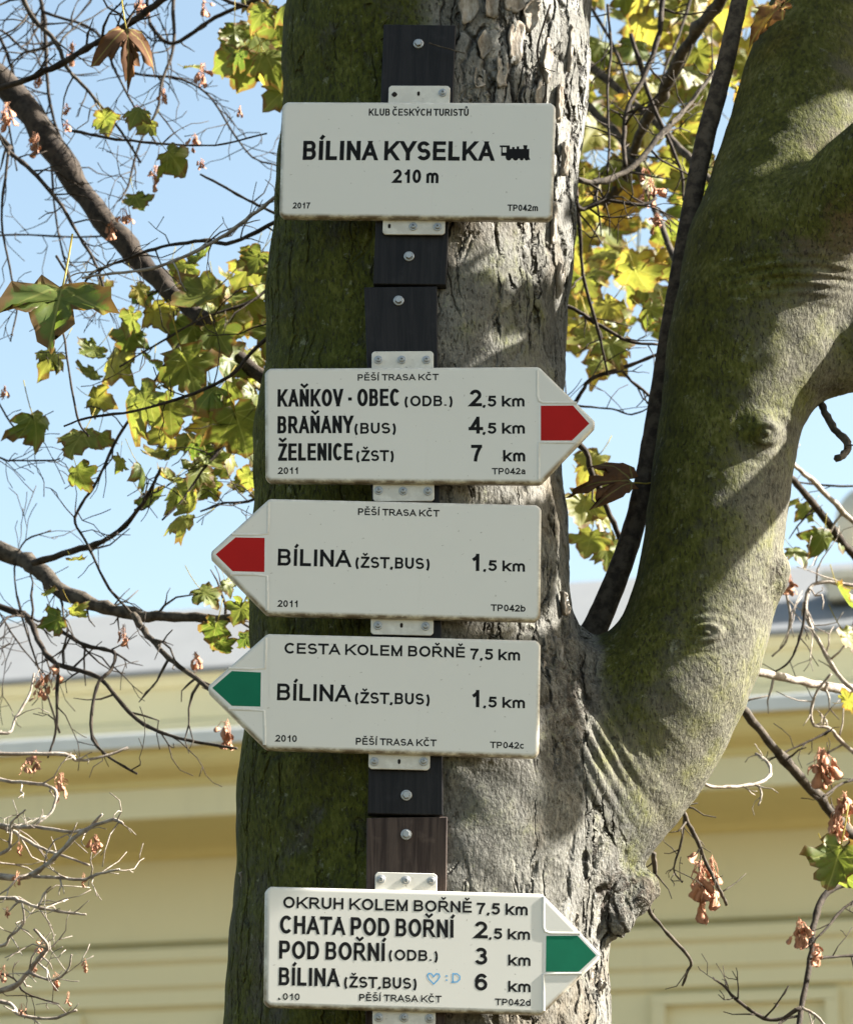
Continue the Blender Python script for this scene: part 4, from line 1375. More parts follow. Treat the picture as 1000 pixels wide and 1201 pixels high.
# ------------------------------------------------------------------ trees
def px_path(chain_px):
    return [at(px, py, Y)[0] for px, py, Y, r in chain_px]
def bark_flakes(root):
    """loose curling plates on the right half of the trunk's upper part and along the crotch"""
    rg = np.random.default_rng(11)
    cen = np.array([p for p, r in CH_TRUNK])
    rad = np.array([r for p, r in CH_TRUNK])
    def axis_at(z):
        o = np.argsort(cen[:, 2])
        return np.array([np.interp(z, cen[o, 2], cen[o, i]) for i in range(3)]), np.interp(z, cen[o, 2], rad[o])
    spots = [(548, 30, 20, 40), (575, 18, 18, 46), (603, 60, 20, 52), (586, 100, 16, 38), (620, 25, 18, 40), (640, 70, 15, 55), (600, 12, 22, 34), (566, 70, 15, 34),
             (655, 110, 12, 50), (668, 40, 11, 60), (631, 112, 14, 36), (661, 170, 11, 44), (648, 250, 12, 50), (655, 310, 10, 46), (560, 110, 14, 26),
             (640, 800, 14, 44), (655, 850, 15, 50), (645, 890, 12, 34), (668, 905, 11, 44), (652, 760, 10, 34), (662, 815, 11, 60), (660, 700, 9, 30),
             (283, 1015, 5, 20), (690, 1130, 11, 46), (702, 1160, 8, 40), (668, 1085, 12, 36), (530, 582, 9, 12), (552, 583, 8, 12)]
    for px, py, w, h in spots:
        buf = Buf()
        P, s = at(px, py, .10)
        c, r = axis_at(P[2])
        d = ray(px, py)
        dx = np.clip((P[0] - c[0]) / r, -.999, .999)
        th = math.asin(dx)
        W_, H_ = w * s * .5, h * s * .5
        nu, nv = 7, 9
        base = len(buf.v)
        ph = rg.uniform(0, 6.28, 4)
        top, bot = [], []
        for j in range(nv):
            for i in range(nu):
                u, v = i / (nu - 1) * 2 - 1, j / (nv - 1) * 2 - 1
                sh = (1 - .25 * abs(v) ** 2 + .16 * math.sin(3 * v + ph[0])) 
                a = th + (u * W_ * sh + .10 * W_ * math.sin(4 * v + ph[1])) / r
                z = P[2] + v * H_ * (1 - .18 * u * u + .10 * math.sin(3 * u + ph[2]))
                cc, rr = axis_at(z)
                lift = .0024 + .0065 * (abs(u) ** 3) * (.35 + .65 * (math.sin(ph[3] + u) > 0)) + .008 * max(0, v * math.cos(ph[3])) ** 3 + .0008 * rg.normal()
                for lst, q in ((top, lift), (bot, lift - .0035)):
                    lst.append(cc + (rr + q) * np.array([math.sin(a), -math.cos(a), 0]) + np.array([0, 0, z - cc[2]]))
        n = nu * nv
        fs = []
        for j in range(nv - 1):
            for i in range(nu - 1):
                a = j * nu + i
                fs.append((a, a + 1, a + nu + 1, a + nu))
                fs.append((n + a, n + a + nu, n + a + nu + 1, n + a + 1))
        bd = [i for i in range(nu)] + [j * nu + nu - 1 for j in range(1, nv)] + [(nv - 1) * nu + i for i in range(nu - 2, -1, -1)] + [j * nu for j in range(nv - 2, 0, -1)]
        for a, b in zip(bd, bd[1:] + bd[:1]):
            fs.append((a, n + a, n + b, b))
        buf.add(top + bot, fs)
        buf.build('bark_flake', M['flake'], root)

# lit patches wanted on the trunk: leaves of the tree's own crown stand on the sun's way elsewhere
def build_signed_tree():
    root = thing('signed_maple', 'large forked maple trunk carrying the route signs, mossy on its left side', 'tree')
    build_trunk(root)
    bark_flakes(root)
    buf = Buf()
    rg = np.random.default_rng(3)
    path = smooth_path(np.array([p for p, r in CH_STEM]), 3)
    rr = np.interp(np.linspace(0, 1, len(path)), np.linspace(0, 1, len(CH_STEM)), [r for p, r in CH_STEM])
    path = path + rg.normal(size=path.shape) * .0003
    tube(buf, path, rr * .76 * (1 + .008 * rg.normal(size=len(rr))), 16)
    buf.build('side_stem', M['limb'], root)
    # short stub on the right of the fork and small dead twigs on the trunk
    stub, _ = branch('dead_twig', root, [(962, 470), (968, 486), (978, 503), (993, 520), (990, 532), (981, 538)], 4.6, 4.2, .3, .2, M['limb'], rg, .15, .03)
    branch('dead_twig', root, [(652, 196), (668, 205), (683, 213)], 2.2, 1.6, .22, .3, M['twig'], rg, .2, .05)
    branch('dead_twig', root, [(645, 5), (630, 60), (640, 110), (612, 160), (600, 120)], 1.6, 1, .06, .05, M['twig'], rg, .1, .05)
    branch('dead_twig', root, [(503, 50), (522, 56), (545, 62)], .9, .6, .0, .0, M['limb'], rg, 0, .05)
    branch('dead_twig', root, [(291, 955), (284, 978), (280, 1010), (283, 1030)], 2, 2.4, .28, .27, M['limb'], rg, .2, .02)
    # brown leaf caught in the fork, curled leaf by the side stem
    b = Buf()
    p, s = at(741, 566, .30)
    leaf(b, p, 66 * s, np.array([-.97, -.15, .14]), np.array([.2, -.8, .45]), 1.0, rg, curl=.9, shape=DEEP)
    b.build('dry_leaf', M['dry'], root, leaf=True)
    b = Buf()
    p, s = at(918, 6, .28)
    leaf(b, p, 62 * s, np.array([-.80, -.2, -.62]), np.array([-.3, -.85, .3]), .84, rg, curl=.9, narrow=.45)
    b.build('dry_leaf', M['dry'], root, leaf=True)
    # boughs and leaves of the crown above the picture: they throw the dappled shade
    CROWN = Buf()
    bl = Buf()
    for (a, c, r0) in (((1110, -420, .7), (1500, -900, -.1), .06), ((1110, -420, .7), (900, -1100, 1.0), .06), ((1400, -160, -.05), (1800, -500, -.4), .04),
                       ((520, -600, .30), (700, -1200, .0), .10), ((1100, 370, .30), (1900, 60, .2), .05)):
        A, B_ = at(*a)[0], at(*c)[0]
        pts = [A + (B_ - A) * t + np.array([.04 * math.sin(6 * t), .04 * math.cos(5 * t), .05 * math.sin(4 * t)]) for t in np.linspace(0, 1, 14)]
        tube(bl, pts, np.linspace(r0, r0 * .4, 14), 10)
    bl.build('bough', M['limb'], root)
    # leaves stand densely on the sun's way to the trunk, with gaps where the photograph shows patches of sun
    gx_, gy_ = np.meshgrid(np.arange(512, 1012, 14), np.arange(-40, 1250, 14))
    gx_, gy_ = gx_.ravel().astype(float), gy_.ravel().astype(float)
    dirs = np.array([ray(x, y) for x, y in zip(gx_, gy_)])
    dirs /= np.linalg.norm(dirs, axis=1)[:, None]
    t = np.full(len(dirs), D0 - .35)
    def field(P):
        f = chain_sdf(P, CH_TRUNK)
        for ch in CH_LIMBS:
            f = np.minimum(f, chain_sdf(P, ch))
        return f
    for _ in range(26):
        t += field(CAM + dirs * t[:, None])
    P = CAM + dirs * t[:, None]
    ok = (np.abs(field(P)) < .01) & (t < 6)
    P, gx_, gy_ = P[ok], gx_[ok], gy_[ok]
    lit = np.zeros(len(P), bool)
    for x0, y0, x1, y1 in SUNNY:
        lit |= ((gx_ - (x0 + x1) / 2) / (abs(x1 - x0) / 2)) ** 2 + ((gy_ - (y0 + y1) / 2) / (abs(y1 - y0) / 2)) ** 2 < 1
    for x0, y0, x1, y1 in DARK:
        lit &= ~(((gx_ - (x0 + x1) / 2) / (abs(x1 - x0) / 2)) ** 2 + ((gy_ - (y0 + y1) / 2) / (abs(y1 - y0) / 2)) ** 2 < 1)
    s5 = np.array([at(x, y, 0)[0] for x in range(300, 710, 18) for y in range(1035, 1200, 18)])
    dk = np.zeros(len(P), bool)
    for x0, y0, x1, y1 in DARK:
        dk |= ((gx_ - (x0 + x1) / 2) / (abs(x1 - x0) / 2)) ** 2 + ((gy_ - (y0 + y1) / 2) / (abs(y1 - y0) / 2)) ** 2 < 1
    free = ((gx_ > 745) & (gy_ > 385)) | ((gx_ > 690) & (gy_ > 770)) | (gy_ > 870)     # mostly in the sun
    lit |= free & ~dk
    LP, SP = np.vstack([P[lit], s5]), P[~lit]
    sg = np.array([at(x, y, 0)[0] for x in range(330, 640, 22) for y in list(range(125, 250, 20)) + list(range(436, 560, 20)) + list(range(592, 720, 20)) + list(range(756, 880, 20))])
    SP = np.vstack([SP, sg])
    perp = lambda A, q: np.linalg.norm((A - q) - ((A - q) @ SUND)[:, None] * SUND, axis=1)
    for q in SP[rg.permutation(len(SP))]:
        size = rg.uniform(.075, .125)
        if len(LP) and perp(LP, q).min() < size * .60 + .004:
            size = .05
            if perp(LP, q).min() < size * .5:
                continue
        cc = q + SUND * rg.uniform(1.15, 2.0)
        tip = rg.normal(size=3)
        nn = SUND + rg.normal(size=3) * .45
        tip -= nn * (tip @ nn) / (nn @ nn)
        tip /= np.linalg.norm(tip)
        leaf(CROWN, cc - tip * size * .45, size, tip, nn, float(np.clip(rg.normal(.3, .15), .05, .8)), rg, stalk=False)
    CROWN.build('crown', M['leaf'], root, leaf=True)
SUNNY = [(590, -20, 700, 115), (630, 90, 695, 235), (520, 252, 672, 340), (512, 396, 650, 480), (505, 560, 630, 596), (505, 718, 645, 752),
         (505, 878, 720, 1000), (640, 1040, 730, 1260), (655, 770, 720, 1060), (925, 100, 1030, 330), (910, 290, 1010, 450), (840, 395, 960, 500), (790, 525, 935, 725),
         (740, 775, 900, 875), (735, 930, 830, 1010), (690, 1000, 790, 1110)]
DARK = [(570, 895, 650, 965), (850, 500, 945, 525), (825, 722, 900, 775), (690, 880, 840, 950), (560, 1000, 640, 1040), (512, 440, 650, 500)]

def build_left_maple():
    rg = np.random.default_rng(21)
    root = thing('left_maple', 'maple with a thick bare bough and yellowing leaves hanging left of the signs', 'tree')
    p, s = at(-420, 300, 1.25)
    root.location = (0, 0, 0)
    tree_trunk(root, p[0], 1.3, .13, 5.2, M['limb'])
    X = -420
    T, Lm, Pl = M['twig'], M['limb'], M['pale']
    br = lambda spec, r0, r1, Y0, Y1, m=T, side=.35, sl=.10: branch('branch', root, spec, r0, r1, Y0, Y1, m, rg, side, sl)
    br([(X, -240), (-200, -50), (-60, 50), (0, 92), (60, 168), (110, 245), (160, 300), (205, 345), (260, 398), (300, 436), (350, 480)], 19, 7.5, 1.3, .8, T, .10, .08)
    br([(-250, 180), (0, 103), (60, 80), (110, 52), (150, 28), (190, 0), (240, -40)], 3.2, 4.5, .7, .6, T, .45)
    br([(X, 420), (-180, 570), (0, 645), (37, 662), (68, 689), (105, 706), (156, 721), (204, 723), (265, 726), (305, 720), (360, 716)], 13, 3, 1.2, .8, Lm, .25)
    br([(39, 661), (95, 643), (133, 628), (163, 597), (177, 573), (188, 550)], 4, 1.8, 1.0, .8, T)
    br([(156, 721), (177, 750), (204, 777), (235, 800), (262, 822)], 4, 3, .9, .8, Lm)
    br([(-200, 640), (0, 711), (34, 726), (44, 750), (66, 778), (116, 796), (161, 844), (210, 866), (278, 878)], 4.5, 1.6, 1.2, .8, T, .4)
    br([(71, 740), (100, 757), (133, 765), (130, 785), (113, 806), (107, 859), (124, 885), (161, 908)], 2.8, 1.6, 1.0, .85, T)
    br([(68, 778), (67, 812), (66, 855), (56, 889)], 2.4, 1.3, .95, .9, T)
    br([(66, 300), (82, 332), (71, 362), (76, 400), (90, 487), (104, 512)], 1.6, 1.2, .7, .6, T, .15)
    br([(360, 360), (301, 407), (269, 441), (218, 465), (156, 482), (102, 490), (75, 500)], 2.6, 1.2, .45, .5, T, .1)
    br([(211, 403), (170, 465), (139, 512), (112, 567), (88, 607), (102, 638), (128, 690), (160, 725)], 2.0, 1.4, .8, .9, T, .3)
    br([(-120, 60), (0, 160), (10, 177), (37, 200), (68, 235), (88, 269), (112, 309), (124, 345)], 3.5, 1.5, 1.0, .8, T, .5)
    br([(10, 177), (2, 258), (14, 326), (20, 360), (12, 400)], 1.8, 1.0, .9, .9, T, .5)
    br([(100, 330), (112, 318), (150, 303), (190, 289), (238, 282), (272, 284), (323, 260), (370, 235)], 1.6, 2.6, .7, .6, T, .5)
    br([(96, 326), (112, 323), (170, 316), (211, 303), (258, 279), (296, 252), (328, 227), (365, 200)], 1.5, 2.6, .35, .35, Pl, .25, .07)
    br([(20, -30), (34, 14), (65, 48), (78, 78), (102, 105), (136, 146), (165, 190)], 3.4, 1.4, .9, .9, Lm, .6, .13)
    br([(40, -30), (51, 14), (54, 60), (57, 110), (70, 160), (95, 205), (110, 245)], 3.0, 1.3, 1.2, 1.2, T, .6, .13)
    br([(51, 14), (112, 37), (136, 85), (160, 130), (184, 170)], 2.0, 1.1, 1.1, 1.0, T, .6, .13)
    br([(240, -60), (205, -10), (204, 51), (190, 95), (184, 129), (163, 170), (150, 218), (140, 235)], 2.4, 1.1, 1.1, 1.0, T, .6, .12)
    br([(173, -20), (173, 10), (180, 34), (204, 51), (245, 24), (282, 7), (350, -20)], 2.0, 2.8, 1.1, 1.0, T, .4)
    br([(150, 84), (170, 88), (211, 92), (245, 112), (272, 153), (296, 184), (326, 194)], 1.7, 1.0, 1.1, 1.1, T, .6, .12)
    br([(85, 153), (136, 163), (190, 168), (252, 170), (313, 156)], 1.9, 1.0, .8, .7, T, .4)
    br([(235, 204), (272, 224), (303, 241), (350, 262)], 1.5, 2.2, .8, .7, T, .3)
    br([(-60, 280), (20, 275), (90, 278), (140, 275)], 1.4, .9, 1.2, 1.2, T, .6)
    br([(60, 190), (66, 260), (80, 320), (95, 345), (130, 360)], 1.5, .9, 1.2, 1.2, T, .6, .13)
    br([(-90, 500), (0, 537), (15, 540), (60, 540), (70, 538)], 1.4, .8, 1.0, .9, T, .5)
    br([(-60, 350), (0, 475), (25, 512)], 1.4, 1.0, 1.0, .9, T, .5)
    br([(70, 860), (20, 700), (25, 640), (60, 622)], 1.4, .9, 1.1, 1.1, T, .5)
    br([(-80, 590), (0, 720), (12, 740), (30, 765), (60, 800)], 1.6, 1.0, 1.2, 1.2, T, .6, .13)
    br([(-90, -20), (-20, 30), (3, 36), (40, 60), (90, 20), (120, -20)], 1.6, 1.2, 1.2, 1.3, T, .6, .13)
    br([(-20, 20), (0, 45), (15, 90), (10, 140), (20, 200)], 2.2, 1.2, 1.2, 1.2, T, .6, .13)
    br([(355, 300), (300, 350), (240, 372), (190, 400), (140, 430)], 2.4, 1.2, .8, .75, T, .4)
    br([(355, 20), (300, 10), (255, -5), (225, -40)], 1.8, 2.4, .8, .8, T, .4)
    br([(350, 470), (290, 500), (250, 535), (215, 585), (190, 610)], 2.4, 1.2, .85, .8, T, .4)
    br([(350, 545), (300, 585), (262, 590), (235, 600)], 2.2, 1.0, .85, .9, T, .4)
    # leaves
    big = Buf()
    p, s = at(73, 338, -.10)
    leaf(big, p, 92 * s, np.array([-.10, -.55, -.95]), np.array([.05, -.75, .55]), .08, rg, curl=.22, narrow=1.0, shape=DEEP, edge=1.06)
    branch('leaf_stalk', root, [(73, 338), (86, 322), (112, 318)], .9, .9, -.10, .35, Pl, rg, 0)
    big.build('large_leaf', M['leaf'], root, leaf=True)
    dry = Buf()
    p, s = at(148, 33, .55)
    leaf(dry, p, 56 * s, np.array([.22, -.35, -.95]), np.array([.35, -.9, .1]), 1.05, rg, curl=.9, narrow=.8, shape=DEEP)
    branch('leaf_stalk', root, [(146, 34), (156, 16), (166, 12)], .8, .8, .55, .62, T, rg, 0)
    dry.build('dry_leaf', M['dry'], root, leaf=True)
    B = Buf()
    def put(lst, Y, tone=None):
        for px, py, sz in lst:
            leaf_random(B, px, py, Y + rg.normal(0, .08), sz * .98, rg, tone)
    put([(230, 355, 75), (160, 480, 75), (225, 440, 82), (285, 510, 75), (88, 520, 52)], .66, .28)
    put([(265, 70, 60), (300, 50, 60), (320, 30, 50), (290, 85, 55), (325, 110, 50), (335, 70, 40), (330, 10, 40), (275, 45, 40), (318, 75, 55), (345, 40, 50), (350, 95, 45), (302, 20, 40), (340, 125, 40)], .85, .24)
    put([(303, 95, 42)], .8, .55)
    put([(125, 145, 38), (158, 135, 34), (170, 150, 30), (208, 190, 44), (162, 240, 34), (230, 78, 28), (120, 345, 36), (165, 345, 30), (285, 325, 50), (300, 310, 42), (235, 305, 30), (215, 320, 34)], .8)
    put([(150, 380, 44), (205, 360, 42), (290, 365, 52), (310, 340, 45), (45, 505, 52), (55, 425, 42), (112, 518, 40), (95, 562, 42), (130, 425, 58), (105, 415, 38), (215, 400, 60), (260, 400, 52),
         (300, 420, 44), (275, 430, 60), (255, 490, 50), (200, 490, 50), (295, 470, 42), (320, 400, 50), (320, 455, 40), (245, 375, 46), (185, 372, 38), (180, 430, 46)], .85)
    put([(140, 545, 26), (180, 535, 40), (210, 520, 48), (240, 530, 42), (180, 590, 42), (215, 580, 50), (207, 610, 42), (195, 565, 40), (230, 560, 44), (170, 555, 36), (250, 545, 38), (188, 510, 42)], .85)
    put([(60, 730, 34), (92, 720, 28), (90, 658, 24), (60, 697, 22), (245, 700, 44), (250, 745, 44), (280, 720, 38), (285, 752, 26), (268, 690, 26), (262, 760, 26), (295, 700, 34)], .85)
    put([(100, 440, 34), (150, 400, 40), (120, 470, 36), (175, 455, 44), (195, 470, 40), (240, 465, 50), (265, 455, 44), (250, 410, 50), (230, 390, 48), (280, 395, 46), (300, 375, 44), (170, 350, 36), (190, 330, 34), (255, 340, 44), (275, 350, 40), (305, 440, 46), (240, 505, 40), (270, 540, 34), (300, 530, 40), (225, 480, 40)], .9)
    for _ in range(34):                                      # the rest of the spray, part of it behind the trunk
        x, y = rg.uniform(225, 420), rg.uniform(300, 600)
        leaf_random(B, x, y, 1.0 + rg.normal(0, .15), rg.uniform(22, 42), rg)
    for _ in range(16):
        leaf_random(B, rg.uniform(255, 400), rg.uniform(-120, 140), 1.1 + rg.normal(0, .15), rg.uniform(30, 55), rg)
    B.build('crown', M['leaf'], root, leaf=True)
    for px, py, sz, Y in ((85, 60, 26, .9), (238, 86, 30, .8), (165, 5, 30, .9), (40, 168, 30, 1.0), (8, 135, 34, 1.0), (182, 205, 24, .9), (228, 165, 20, .8), (192, 112, 20, .9),
                          (45, 92, 20, 1.1), (236, 192, 14, .8), (78, 148, 16, 1.0), (78, 128, 16, .9), (5, 460, 18, .9), (145, 255, 24, .9), (62, 795, 30, .95), (46, 812, 22, .95), (40, 893, 26, .9), (70, 920, 28, .9),
                          (112, 990, 24, .8), (22, 995, 16, .8), (145, 745, 26, .9), (230, 775, 24, .85), (265, 862, 34, .85), (160, 130, 18, 1), (60, 180, 16, 1.1), (130, 268, 20, .9), (240, 10, 22, 1.), (282, 130, 14, .9)):
        seeds('seed_cluster', root, px, py, Y, sz, rg, 9)

def build_right_maple():
    rg = np.random.default_rng(33)
    root = thing('right_maple', 'maple with bare twigs and brown seed bunches reaching in from the right edge', 'tree')
    p, s = at(1420, 600, 1.5)
    tree_trunk(root, p[0], 1.6, .12, 5.0, M['limb'])
    T, Lm, Pl = M['twig'], M['limb'], M['pale']
    br = lambda spec, r0, r1, Y0, Y1, m=T, side=.3, sl=.10: branch('branch', root, spec, r0, r1, Y0, Y1, m, rg, side, sl)
    br([(1420, 1160), (1150, 1040), (1010, 985), (985, 964), (955, 930), (910, 880), (866, 826), (840, 795)], 9, 4, 1.5, .8, Lm, .1, .06)
    br([(1420, 900), (1180, 840), (1010, 812), (975, 806), (930, 797), (876, 786), (850, 780)], 8, 3.6, 1.5, .8, Pl, .1, .06)
    br([(1250, 800), (1080, 690), (1000, 612), (957, 569), (928, 542), (915, 528)], 5, 2, 1.4, 1.0, Pl, .15)
    br([(1300, 900), (1060, 710), (1000, 650), (978, 623), (950, 587), (926, 558), (915, 540)], 6, 3, 1.5, 1.0, T, .15)
    br([(1040, 700), (1000, 687), (957, 684), (944, 706), (950, 735), (964, 760), (986, 796), (1005, 812)], 2, 3, 1.2, 1.1, Pl, .4, .09)
    br([(944, 706), (940, 740), (926, 775), (905, 790)], 2, 1.2, 1.1, 1.1, T, .4, .08)
    br([(920, 690), (926, 720), (921, 753), (905, 770)], 1.8, 1.2, 1.1, 1.1, Pl, .4, .08)
    br([(792, 930), (803, 957), (816, 983), (828, 1013), (843, 1043), (852, 1062)], 3.2, 1.8, .6, .7, Lm, .3, .05)
    br([(803, 957), (798, 990), (790, 1020), (800, 1035)], 1.8, 1.0, .65, .7, Lm, .3, .05)
    br([(766, 1000), (768, 1030), (760, 1065), (783, 1095), (809, 1125), (806, 1140), (800, 1156)], 3.2, 1.6, .5, .7, Lm, .3, .05)
    br([(800, 900), (828, 921), (858, 923), (888, 919), (903, 908), (899, 893), (886, 884)], 2.2, 1.8, .7, .9, Pl, .25, .05)
    br([(888, 919), (893, 932), (889, 945)], 1.5, 1.2, .9, .9, Pl, .3, .03)
    br([(1150, 980), (1010, 1030), (970, 1047), (955, 1080), (950, 1125), (940, 1182), (932, 1230)], 5, 3, 1.0, .8, T, .2, .07)
    br([(940, 1182), (903, 1197), (865, 1174), (850, 1158), (835, 1147)], 2.8, 1.2, .8, .8, T, .4, .06)
    br([(1100, 1010), (1000, 1058), (970, 1088), (945, 1112)], 2.2, 1.2, .9, .8, T, .3, .06)
    br([(1120, 960), (1000, 882), (975, 856), (952, 848), (955, 817), (974, 790)], 2.6, 1.4, 1.1, 1.0, Pl, .4, .07)
    br([(975, 856), (952, 868), (925, 880), (900, 893)], 1.8, 1.0, 1.05, 1.0, T, .4, .06)
    br([(1100, 900), (1000, 915), (965, 935)], 2, 1.4, 1.2, 1.0, T, .3)
    br([(950, 1125), (985, 1122), (1060, 1118)], 1.6, 2.2, .8, .9, T, .2)
    br([(1060, 560), (1000, 570), (940, 566), (900, 555)], 1.6, 1.0, 1.3, 1.2, T, .3)
    br([(940, 1182), (960, 1195), (985, 1230)], 1.8, 1.5, .8, .8, Pl, .4)
    for px, py, sz, Y in ((962, 900, 46, 1.0), (982, 968, 42, 1.0), (820, 1038, 56, .7), (938, 1094, 32, .8), (957, 1120, 26, .8), (925, 685, 24, 1.1), (990, 945, 30, 1.0), (835, 1020, 30, .7)):
        seeds('seed_cluster', root, px, py, Y, sz, rg, 16)
    B = Buf()
    for px, py, sz, Y, t in ((978, 1020, 62, .7, .2), (1000, 1040, 50, .75, .2), (938, 650, 28, 1.2, .25), (962, 638, 34, 1.2, .18), (985, 630, 40, 1.3, .2), (990, 705, 40, 1.0, .22), (1000, 755, 40, 1.0, .4),
                             (985, 345, 44, 1.6, .35), (1000, 310, 50, 1.6, .35), (1010, 360, 50, 1.6, .3), (995, 380, 40, 1.6, .35), (925, 595, 30, 1.3, .35), (998, 820, 22, 1.0, .5), (942, 600, 24, 1.4, .3), (1030, 690, 60, 1.2, .25), (1060, 620, 60, 1.2, .25)):
        leaf_random(B, px, py, Y, sz * 1.2, rg, t)
    for _ in range(40):
        leaf_random(B, rg.uniform(1030, 1400), rg.uniform(250, 1000), 1.4 + rg.normal(0, .2), rg.uniform(40, 60), rg)
    B.build('crown', M['leaf'], root, leaf=True)

def build_back_maple():
    rg = np.random.default_rng(44)
    root = thing('back_maple', 'bright yellow green maple behind the fork, seen between the two stems', 'tree')
    p, s = at(560, 700, 2.6)
    tree_trunk(root, p[0], 2.6, .085, 5.2, M['limb'])
    T, Lm = M['twig'], M['limb']
    br = lambda spec, r0, r1, Y0, Y1, m=T, side=.35, sl=.10: branch('branch', root, spec, r0, r1, Y0, Y1, m, rg, side, sl)
    br([(880, -80), (845, 0), (823, 27), (796, 68), (776, 112), (755, 146), (742, 177), (720, 225), (640, 300)], 7.5, 6, .8, 1.6, Lm, .12)
    br([(780, -50), (776, 0), (772, 44), (752, 95), (736, 126), (731, 163), (733, 195)], 3.6, 3, .9, .8, T, .3)
    br([(620, 20), (687, 73), (745, 122), (779, 153), (806, 184), (870, 250)], 5, 4, 1.6, 1.2, Lm, .2)
    br([(600, 40), (680, 116), (728, 163), (762, 231), (789, 299), (830, 380)], 5, 3.6, 1.6, 1.2, Lm, .2)
    br([(600, 190), (660, 204), (694, 214), (735, 201), (776, 156), (799, 133), (824, 101), (850, 70)], 5, 2, .55, .8, Lm, .25)
    br([(674, 218), (680, 245), (711, 235), (752, 240), (770, 232)], 3.4, 1.6, .6, .65, T, .5)
    br([(674, 221), (680, 272), (684, 323), (704, 398), (712, 440)], 3, 1.6, .7, .8, T, .3)
    br([(600, 330), (672, 362), (697, 378), (738, 400), (772, 404)], 3, 1.5, .8, .8, T, .3)
    br([(740, 40), (760, 110), (782, 160), (799, 204), (801, 235)], 3, 1.8, 1.0, 1.0, T, .3)
    br([(712, 5), (716, 60), (712, 110), (714, 170), (712, 205)], 2.0, 1.4, .8, .7, T, .4)
    br([(600, 560), (675, 470), (692, 445), (723, 434), (766, 418), (800, 405)], 3, 2, 1.0, 1.0, T, .2)
    br([(700, 380), (707, 400), (730, 436), (759, 463), (800, 500)], 2.2, 1.8, 1.0, 1.0, T, .25)
    br([(600, 480), (678, 520), (694, 558), (705, 580), (723, 622), (740, 660)], 4, 3.5, .7, .8, T, .15)
    br([(676, 476), (718, 480), (740, 486), (762, 478)], 1.4, 1.0, 1.0, 1.0, T, .3)
    br([(820, -40), (800, 30), (780, 80), (770, 130)], 2.5, 1.4, 1.4, 1.3, T, .4)
    br([(660, -40), (700, 20), (722, 60), (740, 110)], 2.5, 1.5, 1.4, 1.3, T, .4)
    B = Buf()
    def gapx(y):
        return np.interp(y, [-100, 0, 330, 480, 700], [690, 690, 668, 664, 690]), np.interp(y, [-100, 0, 200, 420, 600, 700], [960, 900, 830, 775, 745, 700])
    n = 0
    while n < 300:
        y = rg.uniform(-140, 430)
        a, b = gapx(y)
        x = rg.uniform(a - 90, b + 60)
        if rg.random() < (.25 if y > 330 else .0):
            continue
        if math.sin(x * .045 + 1.3) * math.sin(y * .038 + x * .01) > .55:      # gaps where the sky shows
            continue
        leaf_random(B, x, y, rg.uniform(1.3, 2.6), rg.uniform(34, 62), rg, float(np.clip(rg.normal(.38, .13), .08, .8)))
        n += 1
    for px, py, sz, t in ((690, 545, 44, .45), (705, 580, 40, .4), (682, 600, 44, .42), (710, 610, 36, .35), (690, 640, 40, .35), (715, 650, 40, .3), (695, 400, 46, .35), (720, 410, 40, .3), (705, 365, 46, .5), (688, 330, 44, .36), (750, 330, 44, .4), (768, 365, 30, .3), (700, 430, 30, .3)):
        leaf_random(B, px, py, 1.2 + rg.normal(0, .2), sz * 1.15, rg, t)
    for _ in range(60):
        leaf_random(B, rg.uniform(420, 660), rg.uniform(-250, 400), rg.uniform(1.8, 2.8), rg.uniform(36, 60), rg, float(np.clip(rg.normal(.36, .13), .08, .8)))
    B.build('crown', M['leaf'], root, leaf=True)
    for px, py, sz in ((762, 225, 36), (770, 260, 22), (755, 205, 20)):
        seeds('seed_cluster', root, px, py, .7, sz, rg, 9)

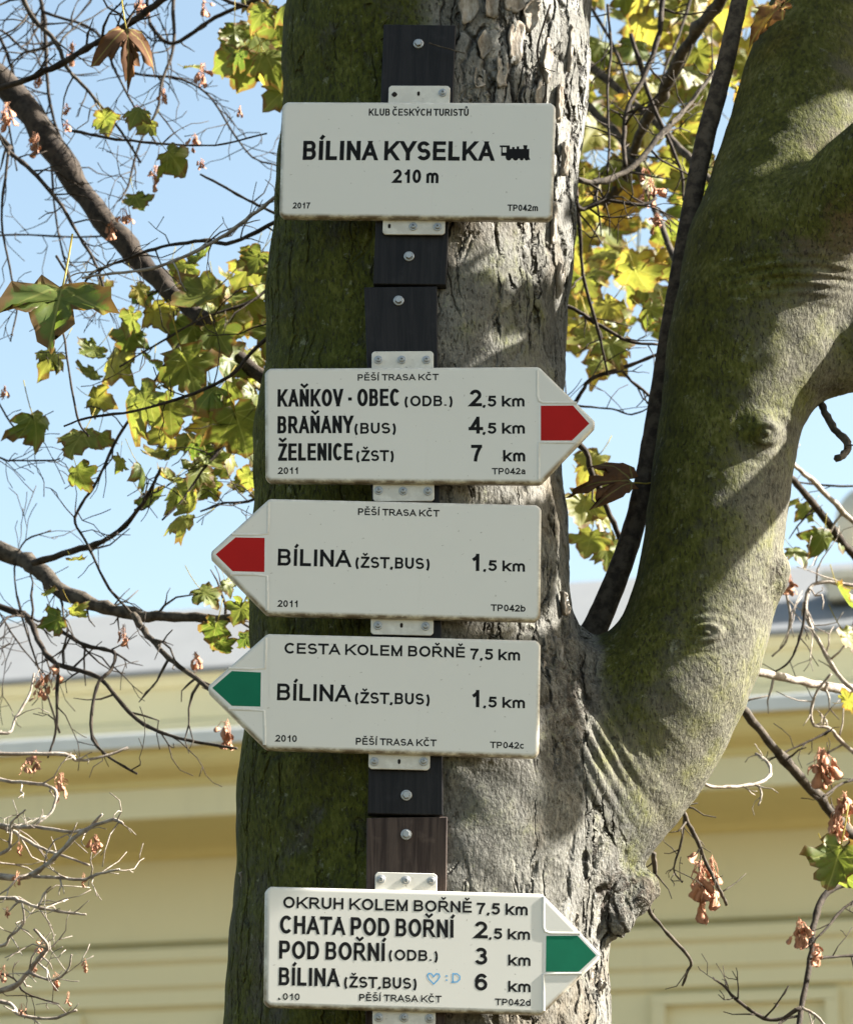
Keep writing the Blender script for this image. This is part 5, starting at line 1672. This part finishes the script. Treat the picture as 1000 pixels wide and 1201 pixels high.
def build_shrub():
    rg = np.random.default_rng(55)
    root = thing('bare_shrub', 'leafless shrub with pale crooked twigs and a few dry seeds at the lower left', 'shrub')
    p, s = at(-180, 1201, .7)
    Pl, T = M['pale'], M['twig']
    br = lambda spec, r0, r1, Y0, Y1, m=Pl, side=.30, sl=.07: branch('twig', root, spec, r0, r1, Y0, Y1, m, rg, side, sl)
    base = np.array([p[0], .8, 0.0])
    buf = Buf()
    for k in range(5):
        e, _ = at(-170 + 10 * k, 1180 - 90 * k, .75)
        pts = [base + np.array([.03 * k, .02 * k, 0]) + (e - base) * t + np.array([.05 * math.sin(5 * t + k), .03 * math.cos(4 * t + k), 0]) for t in np.linspace(0, 1, 16)]
        tube(buf, pts, np.linspace(.016, .006, 16), 8)
    buf.build('stem', T, root)
    br([(-130, 1000), (0, 1028), (38, 1026), (70, 1000), (98, 975), (131, 962), (144, 966)], 4, 1.8, .75, .6)
    br([(-140, 940), (0, 968), (41, 970), (94, 975), (120, 955)], 3, 1.5, .75, .65)
    br([(38, 1028), (70, 1030), (98, 1032), (113, 1026), (140, 1020)], 2.4, 1.3, .7, .65)
    br([(-120, 950), (0, 970), (30, 985), (56, 998), (80, 1006), (105, 1015)], 2.8, 1.5, .75, .7)
    br([(-140, 1060), (0, 1054), (25, 1058), (45, 1065), (75, 1070), (101, 1073)], 3, 1.5, .75, .7)
    br([(-150, 900), (0, 915), (30, 918), (53, 921), (66, 930), (60, 953), (42, 968)], 2.8, 1.3, .75, .7)
    br([(-140, 1190), (0, 1163), (34, 1141), (45, 1125), (56, 1110), (40, 1090)], 4, 1.8, .75, .65)
    br([(-140, 1170), (0, 1175), (22, 1190), (60, 1195), (90, 1185)], 3, 1.4, .75, .7)
    br([(34, 1141), (60, 1150), (78, 1140), (84, 1120)], 1.8, 1.0, .7, .65)
    br([(-150, 880), (0, 884), (75, 885), (90, 892), (120, 888), (150, 877)], 2.8, 1.6, .75, .8)
    br([(-140, 1090), (-10, 1110), (12, 1098), (28, 1082), (26, 1060)], 2.4, 1.2, .75, .7)
    br([(-100, 820), (0, 860), (18, 842), (34, 815), (40, 790)], 2.4, 1.2, .75, .8, Pl, .4)
    br([(-90, 1030), (0, 1002), (12, 985), (14, 965), (30, 950)], 2.6, 1.2, .75, .7)
    br([(45, 1065), (52, 1048), (60, 1040)], 1.6, 1.0, .7, .7)
    br([(-60, 1130), (10, 1145), (30, 1165), (70, 1178)], 1.8, .9, .75, .75, T)
    for px, py, sz in ((50, 1110, 22), (64, 1152, 22), (100, 1132, 14), (5, 1145, 24), (8, 1070, 14), (25, 1185, 18), (40, 1138, 14), (72, 918, 24), (30, 900, 16), (112, 990, 20), (98, 1030, 12), (20, 1030, 16), (80, 1172, 16), (48, 800, 18)):
        seeds('seed_cluster', root, px, py, .7, sz, rg, 6)

build_signed_tree()
build_boards()
build_signs()
build_left_maple()
build_right_maple()
build_back_maple()
build_shrub()
